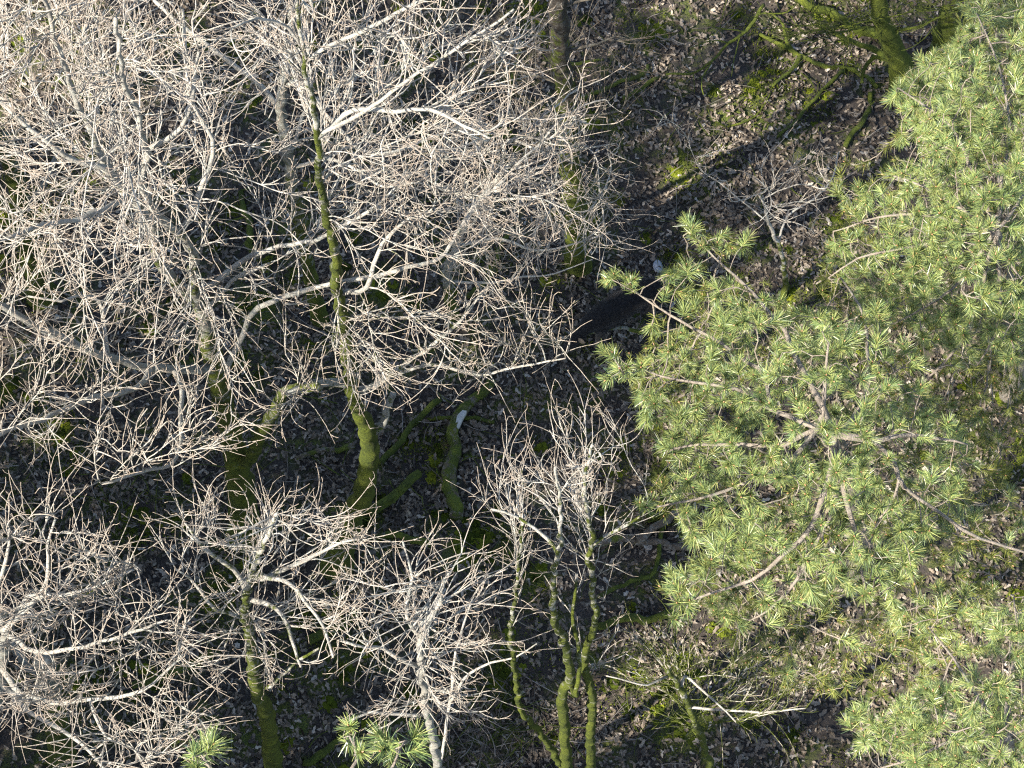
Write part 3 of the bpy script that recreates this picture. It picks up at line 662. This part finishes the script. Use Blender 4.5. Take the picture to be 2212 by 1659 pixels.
def oak_i():
    t = Tree('oak_tree', 'sunlit bare oak at the lower left edge with thick arching limbs', 'tree', (-60, 1750), M_OAK, 9, 1.0)
    t.trunk([(-40, 1650), (-20, 1560), (0, 1440), (10, 1362)], .12, .042)
    t.limb([(30, 1340), (66, 1305), (95, 1270), (105, 1235), (100, 1180), (120, 1120)], 1.0, .03, .010, (10, 1362))
    t.limb([(60, 1290), (140, 1285), (210, 1270), (290, 1230)], .8, .028, .01, (50, 1320))
    t.limb([(45, 1385), (80, 1410), (180, 1400), (280, 1370), (360, 1340)], .9, .028, .010, (12, 1365))
    t.limb([(30, 1460), (48, 1500), (110, 1520), (200, 1508), (280, 1500), (330, 1480), (380, 1430)], 1.0, .032, .011, (0, 1430))
    t.limb([(40, 1530), (110, 1560), (190, 1620), (240, 1680)], .8, .03, .012, (-5, 1470))
    t.limb([(200, 1530), (230, 1590), (290, 1620), (320, 1670)], .8, .018, .009, (190, 1510))
    t.limb([(-10, 1290), (10, 1210), (20, 1140)], 1.0, .03, .01, (8, 1370))
    A = ell(120, 1190, 160, 90, 11, 13.6, 150)+ell(40, 1290, 100, 120, 10.5, 13.4, 66)+ell(230, 1310, 150, 90, 10.5, 12.8, 66)+ell(150, 1430, 190, 100, 10, 12.6, 84)+ell(360, 1450, 130, 90, 10, 12, 48)+ell(170, 1560, 190, 80, 9.5, 12, 72)+ell(360, 1590, 140, 70, 9, 11.5, 36)
    t.wood_parts(); t.grow(A, up=.1); oak_crown(t, 620, rt=.0056, tw_kw=dict(r=.0062, up=.65)); return t
def oak_i_two():
    t = Tree('oak_tree', 'stout mossy trunk in shade behind the lower left twigs', 'tree', (130, 1640), M_OAK, 7, 1.0)
    t.trunk([(122, 1560), (110, 1490), (92, 1420)], .15, .1); t.limb([(60, 1440), (30, 1400), (0, 1380)], .5, .06, .04, (105, 1470)); t.skel = len(t.P); t.wood_parts(); return t
def oak_k():
    t = Tree('oak_tree', 'shadowed mossy trunk behind the dense white crown at the left edge', 'tree', (90, 640), M_OAK, 9, 1.0)
    t.trunk([(70, 560), (48, 460), (30, 380), (10, 300)], .17, .1); t.limb([(60, 440), (100, 380), (130, 330)], .8, .05, .03, (45, 450)); t.skel = len(t.P); t.wood_parts(); return t
def sapling():
    t = Tree('bare_tree', 'spindly bare sapling with looping grey twigs below the pine', 'tree', (1560, 1720), M_OAK, 14, .95)
    t.trunk([(1530, 1640), (1500, 1560), (1470, 1490), (1440, 1450)], .05, .025, lean=.3)
    t.limb([(1480, 1460), (1530, 1500), (1590, 1560)], .6, .02, .008, (1470, 1490))
    t.limb([(1540, 1530), (1640, 1540), (1740, 1530)], .8, .018, .007, (1490, 1530))
    t.limb([(1400, 1480), (1360, 1470), (1310, 1460)], .5, .014, .006, (1450, 1460))
    A = ell(1580, 1480, 180, 90, 4.2, 6.5, 110)+ell(1430, 1420, 110, 80, 4.5, 6.5, 50)+ell(1700, 1450, 110, 80, 5, 7, 40)+ell(1500, 1570, 120, 50, 3.2, 5, 34)
    t.wood_parts(); t.grow(A); oak_crown(t, 240, rt=.0058, cm=.9, tw_kw=dict(r=.006, Lr=(.3, .9))); return t
def sapling_two():
    t = Tree('bare_tree', 'thin bare bush of crossing twigs in the clearing left of the pine', 'tree', (1700, 640), M_OAK, 3, .8)
    t.trunk([(1690, 560), (1660, 480), (1640, 420)], .04, .015, lean=.2)
    t.limb([(1700, 470), (1760, 430), (1800, 380), (1810, 330)], .6, .018, .008, (1680, 530))
    t.limb([(1610, 440), (1560, 400), (1530, 380)], .5, .012, .006, (1660, 480))
    A = ell(1660, 400, 130, 90, 2.6, 4.6, 70)+ell(1760, 430, 90, 90, 2.4, 4.4, 50)+ell(1440, 260, 60, 60, 4, 5, 14)
    t.wood_parts(); t.grow(A); oak_crown(t, 110, tw_kw=dict(r=.0065, Lr=(.25, .6))); return t
for f in (oak_a, oak_b, oak_c, oak_mid, dark_conifer, gnarled, gnarled_two, multi_stem, oak_g, oak_h, oak_i, oak_i_two, oak_k, sapling, sapling_two): f()
print('bare trees', round(time.time()-T0, 1))

# ================================================================== PINES
def needles(pos, d, ln, n_per, nl, width, m, name, parent, origin, droop=0.0):
    S = len(pos); n = S*n_per; i = np.repeat(np.arange(S), n_per)
    t = RNG.uniform(.05, 1, n)**.75; D_ = d[i]; b = pos[i]+D_*(t*ln[i])[:, None]
    u = nrm(np.cross(D_, RNG.normal(size=D_.shape))); al = np.radians(RNG.uniform(35, 88, n)*(1.1-.5*t))
    q = nrm(D_*np.cos(al)[:, None]+u*np.sin(al)[:, None]+[0, 0, .06]); L_ = (nl*RNG.uniform(.7, 1.15, n)*np.repeat(RNG.uniform(.6, 1.12, S), n_per))[:, None]
    side = nrm(np.cross(q, RNG.normal(size=q.shape)))*width/2; bend = RNG.normal(size=q.shape)*.10*L_
    tip = b+q*L_+bend-[0, 0, droop]
    V = np.stack([b-side, b+side, tip+side*.3, tip-side*.3], 1); k = np.arange(n)[:, None]*4
    g = Geo(); g.add(V, k+np.array([[0, 1, 2, 3]]))
    return tag(g.build(name, m, parent, origin, smooth=False), kind='stuff')
M_BUD = plain('pine_bud', (.42, .22, .12), .6)
class Pine(Tree):
    def crown(s, npb=108, nl=.118, w=.0056, low=None, bud=True, branches=True):
        s.finish_radii(.0042, 2.5)
        lim = [(a, b) for part, a, b, p in s.lines if part == 'branch']
        # each grown node belongs to the skeleton line it springs from
        owner = np.full(len(s.P), -1)
        for k, (part, a, b, p) in enumerate(s.lines): owner[a:b] = k
        for i in range(s.skel, len(s.P)): owner[i] = owner[s.par[i]]
        ch = s.chains(); has = np.zeros(len(s.P), bool); has[s.par[s.par >= 0]] = True; tips = set(s.tips())
        for k, (part, a, b, p) in enumerate(s.lines):
            cs = [(s.P[c], np.concatenate([[s.R[c[1]]], s.R[c[1:]]])) for c in ch if owner[c[1]] == k]
            g = Geo(); R = s.R[a:b]; P = s.P[a:b]
            if p >= 0: R = np.minimum(R, s.R[p]*.95)
            g.tubes([(P, R)], 12 if R.max() > .05 else 8, s.moss_of(P)*.5, np.clip(1.1-R/.04, 0, .9), .06)
            if cs: g.tubes(cs, 5, None, np.clip(1.2-np.concatenate([c[1] for c in cs])/.03, 0, 1), .05)
            bo = g.build(part, s.mat, s.root, s.base)
            ii = np.array([i for i in np.where(owner == k)[0] if i in tips or (i >= s.skel and s.par[i] >= s.skel and RNG.uniform() < s.extra)], int)
            if len(ii) == 0: continue
            d = nrm(nrm(s.P[ii]-s.P[s.par[ii]])+[0, 0, .35]+RNG.normal(size=(len(ii), 3))*.25); ln = RNG.uniform(.07, .15, len(ii))
            pos = s.P[ii]-d*.03
            if low is None: needles(pos, d, ln, npb, nl, w, M_NEEDLE, 'needles', bo, s.base)
            else:
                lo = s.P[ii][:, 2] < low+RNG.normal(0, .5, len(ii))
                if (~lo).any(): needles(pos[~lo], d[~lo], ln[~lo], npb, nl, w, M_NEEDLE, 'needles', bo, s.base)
                if lo.any(): needles(pos[lo], d[lo], ln[lo], int(npb*.5), nl*.85, w, M_NEEDLE_LOW, 'lower_needles', bo, s.base)
            if bud:
                g = Geo(); e = pos+d*ln[:, None]; g.tubes([(np.array([e[j], e[j]+d[j]*.012, e[j]+d[j]*.024]), np.array([.005, .0075, .002])) for j in range(len(ii))], 5); tag(g.build('buds', M_BUD, bo, s.base), kind='stuff')
    extra = .34
def pine_one():
    t = Pine('pine_tree', 'broad green pine whose branches reach toward the dark deer', 'pine', (1850, 1230), M_PINE, 3, .6)
    b = t.base; top = at(1802, 941, 12.1)
    P, R = smooth_line([b-[0, 0, .15], b+(top-b)*[.25, .25, .3], b+(top-b)*[.6, .6, .65], top], [.16, .11, .07, .03], .16, .02); t._push(P, R, -1, 'trunk')
    T = (1802, 941)
    t.limb([(1735, 913), (1655, 878), (1595, 840), (1500, 828), (1425, 812), (1350, 785)], -1.0, .024, .006, T, 'branch')
    t.limb([(1760, 850), (1711, 749), (1683, 696), (1613, 619), (1557, 567), (1490, 500)], -2.2, .030, .007, T, 'branch')
    t.limb([(1640, 800), (1560, 745), (1493, 705), (1407, 656), (1360, 620)], -1.6, .022, .007, (1680, 890), 'branch')
    t.limb([(1890, 955), (1930, 1000), (1940, 1040), (1928, 1085), (1900, 1120)], -.3, .024, .007, T, 'branch')
    t.limb([(1900, 950), (1960, 935), (2030, 945), (2090, 960)], -.3, .028, .008, T, 'branch')
    t.limb([(1795, 1040), (1750, 1138), (1690, 1194), (1620, 1253), (1543, 1281), (1470, 1305)], -1.0, .03, .007, T, 'branch')
    t.limb([(1778, 858), (1785, 798), (1790, 740)], .3, .024, .008, (1753, 925), 'branch')
    t.limb([(1870, 860), (1876, 753), (1858, 658), (1816, 600)], -1.6, .024, .008, T, 'branch')
    t.limb([(1700, 960), (1600, 965), (1500, 960), (1440, 975)], -.9, .024, .007, (1760, 930), 'branch')
    t.limb([(1690, 1010), (1600, 1050), (1500, 1080), (1420, 1095)], -.9, .024, .007, (1775, 940), 'branch')
    t.limb([(1830, 1060), (1850, 1160), (1860, 1240), (1880, 1290)], -1.0, .028, .008, T, 'branch')
    t.limb([(1960, 1060), (2050, 1120), (2120, 1160), (2230, 1200)], -.9, .024, .01, (1925, 1000), 'branch')
    t.limb([(1760, 1180), (1680, 1300), (1620, 1340)], -1.6, .02, .007, (1790, 1060), 'branch')
    pg = [(1545, 590), (1640, 620), (1700, 660), (1800, 640), (1900, 690), (1960, 800), (2090, 940), (2080, 1080), (1980, 1220), (1960, 1290), (1800, 1290), (1620, 1330), (1460, 1310), (1450, 1240), (1530, 1190), (1400, 1100), (1430, 960), (1390, 880), (1340, 800), (1420, 750), (1405, 715), (1490, 690), (1500, 640)]
    def zf(x, y):
        q = math.hypot((x-1790)/430, (y-980)/430); return 10.9-2.5*q*q, 12.75-1.9*q*q
    A = poly(pg, 1150, zf)+poly(pg, 260, lambda x, y: (6.5, 9.3))+ell(1350, 790, 45, 30, 11.2, 11.8, 20)+ell(1350, 610, 32, 28, 10.4, 11, 14)+ell(1490, 500, 28, 22, 9.8, 10.6, 12)+ell(1465, 610, 50, 40, 10, 10.8, 18)+ell(1580, 530, 40, 30, 9.8, 10.5, 12)+ell(1470, 1310, 50, 40, 11, 11.8, 16)+ell(1405, 885, 30, 20, 11, 11.6, 10)+ell(1400, 1085, 30, 20, 11, 11.6, 10)
    A += ell(1820, 1390, 270, 110, 7.5, 10, 120)+ell(2090, 1130, 130, 120, 7, 10, 90)+ell(2000, 1330, 170, 90, 6.5, 9, 70)
    t.skel = len(t.P); t.grow(A, D=.09, di=1.0, dk=.125, jit=.3, up=.12, keep=.5, maxkids=4); t.crown(low=10.1); return t
def pine_two():
    t = Pine('pine_tree', 'tall dense pine filling the right edge above the others', 'pine', (2190, 840), M_PINE, 3, .6)
    b = t.base; top = at(2150, 500, 10.7)
    P, R = smooth_line([b-[0, 0, .15], b+(top-b)*[.3, .3, .35], b+(top-b)*[.65, .65, .68], top], [.16, .12, .08, .04], .16, .02); t._push(P, R, -1, 'trunk')
    for e, dz in [([(2060, 440), (1990, 400), (1930, 380)], -.4), ([(2040, 520), (1940, 540), (1850, 560), (1790, 600)], -.9), ([(2110, 380), (2060, 280), (1990, 220), (1940, 190)], -.9), ([(2170, 360), (2180, 250), (2150, 120), (2110, 30)], -1.2),
                  ([(2080, 600), (2000, 660), (1930, 700)], -1.0), ([(2180, 560), (2220, 620)], -.3), ([(2160, 620), (2150, 720), (2110, 790)], -1.3), ([(2030, 470), (1900, 470), (1800, 500)], -1.2), ([(2210, 420), (2260, 350)], -.3), ([(2100, 700), (2020, 800), (1960, 850)], -2.4)]:
        t.limb(e, dz*.8, .02, .006, (2150, 505), 'branch')
    pg = [(2095, -20), (2060, 90), (1960, 150), (1925, 190), (1935, 300), (1985, 330), (1920, 380), (1850, 440), (1800, 500), (1770, 600), (1790, 640), (1880, 690), (1990, 720), (2080, 760), (2240, 780), (2240, -20)]
    def zf(x, y):
        q = math.hypot((x-2150)/330, (y-450)/420); return 9.6-2.3*q*q, 11.7-1.8*q*q
    A = poly(pg, 1350, zf)+poly(pg, 300, lambda x, y: (5.5, 8))+ell(2070, 830, 160, 130, 6.2, 8.6, 170)+ell(2130, 960, 110, 110, 6, 8.2, 110)+ell(2190, 640, 60, 160, 8, 10, 80)+ell(1850, 400, 70, 60, 8, 9, 16)+ell(2030, 730, 180, 80, 7.5, 9, 70)
    t.skel = len(t.P); t.grow(A, D=.09, di=1.0, dk=.13, jit=.3, up=.12, keep=.5, maxkids=4); t.crown(low=8.7); return t
def pine_three():
    t = Pine('pine_tree', 'bright pine top in the lower right corner', 'pine', (2230, 1980), M_PINE, 3, .6)
    b = t.base; top = at(2170, 1590, 12.7)
    P, R = smooth_line([b-[0, 0, .15], b+(top-b)*[.3, .3, .35], b+(top-b)*[.65, .65, .68], top], [.15, .11, .08, .04], .16, .02); t._push(P, R, -1, 'trunk')
    for e, dz in [([(2050, 1540), (1950, 1530), (1870, 1570)], -.8), ([(2100, 1480), (2060, 1420), (2010, 1360)], -1.3), ([(2180, 1470), (2200, 1400), (2190, 1290)], -1.2), ([(2070, 1600), (1990, 1630), (1900, 1660)], -.5), ([(2150, 1620), (2120, 1690)], -.3), ([(2210, 1580), (2260, 1600)], -.2)]:
        t.limb(e, dz*.7, .018, .006, (2168, 1592), 'branch')
    pg = [(2240, 1300), (2150, 1370), (2160, 1440), (2060, 1480), (1960, 1500), (1900, 1530), (1840, 1550), (1830, 1600), (1900, 1640), (1930, 1690), (2240, 1700)]
    def zf(x, y):
        q = math.hypot((x-2150)/330, (y-1580)/300); return 11.8-1.9*q*q, 13.8-1.6*q*q
    A = poly(pg, 620, zf)+ell(2060, 1350, 140, 90, 10, 12, 60)
    t.skel = len(t.P); t.grow(A, D=.085, di=1.0, dk=.125, jit=.3, up=.12, keep=.5, maxkids=4); t.crown(low=10.9, nl=.105, w=.005); return t
def pine_four():
    t = Pine('pine_tree', 'pine below the frame showing only three tips at the bottom edge', 'pine', (720, 2230), M_PINE, 3, .6)
    b = t.base; top = at(660, 1790, 13)
    P, R = smooth_line([b-[0, 0, .15], b+(top-b)*[.3, .3, .35], b+(top-b)*[.65, .65, .68], top], [.15, .11, .08, .04], .16, .02); t._push(P, R, -1, 'trunk')
    for e, dz in [([(560, 1740), (480, 1700), (435, 1630)], .1), ([(710, 1720), (770, 1640), (755, 1590)], 0), ([(760, 1730), (840, 1680), (865, 1615)], 0), ([(900, 1780), (960, 1760)], -.4)]:
        t.limb(e, dz, .022, .008, (660, 1790), 'branch')
    A = ell(434, 1640, 34, 46, 12.8, 13.6, 30)+ell(757, 1598, 38, 36, 12.6, 13.4, 26)+ell(862, 1618, 50, 36, 12.6, 13.4, 34)+ell(660, 1800, 300, 70, 11.8, 13.2, 260)
    t.skel = len(t.P); t.grow(A, D=.085, di=1.0, dk=.13, jit=.3, up=.12, keep=.5, maxkids=4); t.crown(nl=.15, w=.007); return t
for f in (pine_one, pine_two, pine_three, pine_four): f()
print('pines', round(time.time()-T0, 1))
# ---- unseen pines added just outside the picture to keep the ground in shade
def shade_pines():
    proto = None; wood = []
    h = 11.0
    g = Geo(); z = np.linspace(-.1, h, 24); P = np.stack([.15*np.sin(z*.5), .12*np.cos(z*.4)-.12, z], 1); g.tubes([(P, np.linspace(.17, .03, 24))], 10, np.clip(.9-z/4, 0, 1), 0., .06)
    tr = g
    ch = []; pos = []; dr = []
    for k in range(46):
        zz = 3.2+(h-3.4)*(k/45)**.9; a = k*2.4+RNG.normal(0, .2); ln = (2.3*(1-((zz-3.2)/(h-2.6))**1.4)+.35)*RNG.uniform(.8, 1.1); m = 9
        t = np.linspace(0, 1, m); x = np.cos(a)*ln*t; y = np.sin(a)*ln*t; zc = zz+.45*ln*t-.28*ln*t*t+RNG.normal(0, .02, m)
        A = np.stack([x, y, zc], 1); ch.append((A, np.linspace(.028, .008, m)))
        for j in range(int(26*ln)):
            f = RNG.uniform(.25, 1); q = A[min(int(f*(m-1)), m-2)]; s_ = RNG.choice([-1, 1])*RNG.uniform(.05, .5)*ln*.45*(1.15-f)+.03
            e = q+np.array([-np.sin(a)*s_+np.cos(a)*abs(s_)*.5, np.cos(a)*s_+np.sin(a)*abs(s_)*.5, RNG.normal(.05, .1)])
            ch.append((np.array([q, (q+e)/2+[0, 0, .02], e]), np.array([.007, .006, .005]))); pos.append(e); dr.append(nrm(e-q+[0, 0, .1]))
    wd = Geo(); wd.tubes(ch, 5, None, .5)
    spots = [(-10.2, -10.6, 0, 1.15), (-10.6, -8.0, 1.1, 1.2), (-10.0, -5.6, 2.3, 1.15), (-10.5, -3.0, 3.1, 1.2), (-9.9, -.5, 4.2, 1.15), (-10.4, 2.1, 5.3, 1.2), (-9.2, -13.2, 2.8, 1.2), (-6.6, -13.9, 1.9, 1.2),
             (-13.4, -12.4, .7, 1.5), (-13.8, -9.2, 2.0, 1.55), (-13.3, -6.0, 3.6, 1.5), (-13.6, -2.6, 5.0, 1.5), (-12.4, -15.6, 4.4, 1.55), (-9.2, -16.6, .2, 1.5), (-12.1, -7.6, 1.4, 1.5), (-12.0, -10.9, 3.9, 1.5), (-11.9, -4.3, .4, 1.45)]
    words = ['ninth', 'tenth', 'eleventh', 'twelfth', 'thirteenth', 'fourteenth', 'fifteenth', 'sixteenth', 'seventeenth']; words = ['first', 'second', 'third', 'fourth', 'fifth', 'sixth', 'seventh', 'eighth']+words
    made = None
    for i, (x, y, a, sc) in enumerate(spots):
        r = thing('pine_tree', (x, y, float(hgt(x, y))), 'dense young pine added unseen outside the picture, %s in the row shading the clearing' % words[i], 'pine', 'unseen pines added for shade'); r.rotation_euler = (0, 0, a); r.scale = (min(sc, 1.25), min(sc, 1.25), sc)
        if made is None:
            t_ = tr.build('trunk', M_PINE, r); b_ = wd.build('branches', M_PINE, r); n_ = needles(np.array(pos), np.array(dr), np.full(len(pos), .2), 30, .12, .012, M_NEEDLE, 'needles', b_, (0, 0, 0)); made = (t_, b_, n_)
        else:
            t_ = made[0].copy(); b_ = made[1].copy(); n_ = made[2].copy()
            for o in (t_, b_, n_): C.objects.link(o)
            t_.parent = r; b_.parent = r; n_.parent = b_
shade_pines()

# ================================================================== THE DEER
def deer():
    fur, nt, b = mat('dark_fur')
    tc = N(nt, 'ShaderNodeTexCoord').outputs['Object']
    c = ramp(nt, noise(nt, tc, 9, 6, .7), [(.3, (.006, .0055, .006)), (.6, (.012, .011, .011)), (.8, (.028, .022, .018))])
    sep = N(nt, 'ShaderNodeSeparateXYZ'); L(nt, tc, sep.inputs[0])
    leg = ramp(nt, sep.outputs['Z'], [(.30, (1, 1, 1)), (.5, (0, 0, 0))])
    c = mixc(nt, leg, c, (.06, .045, .03)); L(nt, c, b.inputs['Base Color'])
    b.inputs['Roughness'].default_value = .8; b.inputs['Sheen Weight'].default_value = .15; b.inputs['Specular IOR Level'].default_value = .15
    org = at(1336, 667, .78); org[2] = float(hgt(org[0], org[1])); ang = math.atan2(-.50, -.81)
    root = thing('deer', org, 'dark-coated deer standing with lowered head in the shaded clearing', 'deer'); root.rotation_euler = (0, 0, ang); root.scale = (1.12, 1.12, 1.12)
    def tube(pts, sides=14):
        p = np.array([q[:3] for q in pts], float); r = np.array([q[3] for q in pts]); A, B = smooth_line(p, r, .035, 0); return A, B
    g = Geo()
    T = [tube([(-.55, 0, .66, .06), (-.50, 0, .69, .12), (-.40, 0, .71, .158), (-.2, 0, .70, .165), (.05, 0, .69, .17), (.26, 0, .71, .165), (.38, 0, .72, .13)]),
         tube([(-.25, 0, .60, .12), (-.05, 0, .575, .145), (.15, 0, .56, .16), (.32, 0, .58, .135), (.40, 0, .62, .1)]),
         tube([(.30, 0, .72, .14), (.44, 0, .71, .112), (.57, .02, .66, .085), (.68, .04, .60, .068)]),
         tube([(.64, .03, .625, .06), (.71, .045, .59, .074), (.78, .055, .53, .066), (.85, .065, .46, .047), (.91, .07, .40, .036), (.935, .072, .375, .030)]),
         tube([(-.55, 0, .68, .04), (-.62, 0, .62, .03), (-.64, 0, .55, .015)])]
    for s_, f, h in ((1, .05, .02), (-1, -.06, -.09)):
        y = .095*s_
        T.append(tube([(.32, y*.9, .62, .085), (.30+f*.4, y*1.1, .46, .056), (.32+f, y*1.1, .27, .031), (.31+f, y*1.1, .09, .02), (.32+f, y*1.1, .05, .025), (.345+f, y*1.1, .005, .022)]))
        T.append(tube([(-.40, y*.9, .64, .115), (-.33+h*.5, y*1.15, .47, .078), (-.42+h, y*1.1, .36, .048), (-.52+h, y*1.05, .28, .033), (-.49+h, y*1.05, .1, .021), (-.48+h, y*1.05, .05, .025), (-.455+h, y*1.05, .005, .022)]))
    for t in T: g.tubes([t], 14)
    tmp = g.build('body', fur); md = tmp.modifiers.new('r', 'REMESH'); md.mode = 'VOXEL'; md.voxel_size = .013
    sm = tmp.modifiers.new('s', 'SMOOTH'); sm.iterations = 6; sm.factor = .5
    me = bpy.data.meshes.new_from_object(tmp.evaluated_get(bpy.context.evaluated_depsgraph_get())); bpy.data.objects.remove(tmp)
    for p in me.polygons: p.use_smooth = True
    if not me.materials: me.materials.append(fur)
    body = bpy.data.objects.new('body', me); C.objects.link(body); body.parent = root
    # short coat
    nv = len(me.vertices); co = np.zeros(nv*3, np.float32); no = np.zeros(nv*3, np.float32)
    me.vertices.foreach_get('co', co); me.vertices.foreach_get('normal', no); co = co.reshape(-1, 3).astype(float); no = no.reshape(-1, 3).astype(float)
    i = RNG.choice(nv, 30000); i = i[(co[i, 2] > .3)]; p = co[i]; d = nrm(no[i]*.6+[-.8, 0, -.25]+RNG.normal(size=p.shape)*.25); s_ = nrm(np.cross(d, no[i]+1e-3))*.0022
    g = Geo(); n = len(i); g.add(np.stack([p-s_, p+s_, p+d*RNG.uniform(.02, .05, (n, 1))], 1), None, np.arange(n*3).reshape(-1, 3)); tag(g.build('fur', fur, body, smooth=False), kind='stuff')
    earm = plain('ear_inside', (.20, .15, .10), .8, (.09, .07, .05), 20)
    for s_ in (1, -1):
        b0 = np.array([.665, .045+.05*s_, .645]); d = nrm(np.array([-.25, .75*s_, .55])); w = nrm(np.cross(d, [1, 0, .3])); nn = np.cross(d, w); v = []; K = 9
        for k in range(K):
            t = k/(K-1); wd = .042*math.sin(math.pi*min(1, t*.85+.12))**.8*(1.02-t*.25) if k < K-1 else .004
            for q in np.linspace(-1, 1, 5): v.append(b0+d*.135*t+w*wd*q+nn*(.018*(q*q-1)*math.sin(math.pi*t*.9+.2)))
        v = np.array(v); f = [(a*5+c, a*5+c+1, a*5+c+6, a*5+c+5) for a in range(K-1) for c in range(4)]
        g = Geo(); g.add(np.vstack([v, v-nn*.006]), f+[tuple(x+45 for x in q[::-1]) for q in f]); g.build('ear', earm, root)
    for s_ in (1, -1):
        g = Geo(); c0 = np.array([.755, .05+.058*s_, .565]); g.tubes([(np.array([c0+[q, 0, 0] for q in np.linspace(-.014, .014, 7)]), .014*np.sqrt(np.maximum(0, 1-np.linspace(-.98, .98, 7)**2)))], 8)
        g.build('eye', plain('eye', (.01, .008, .006), .1, None, 5, .6), root)
    g = Geo(); g.tubes([(np.array([[.925, .07, .388], [.945, .0725, .372], [.953, .073, .36]]), np.array([.022, .024, .012]))], 10); g.build('nose', plain('nose', (.012, .011, .011), .35, None, 30, .5), root)
deer()
print('done', round(time.time()-T0, 1), sum(len(m.polygons) for m in bpy.data.meshes))
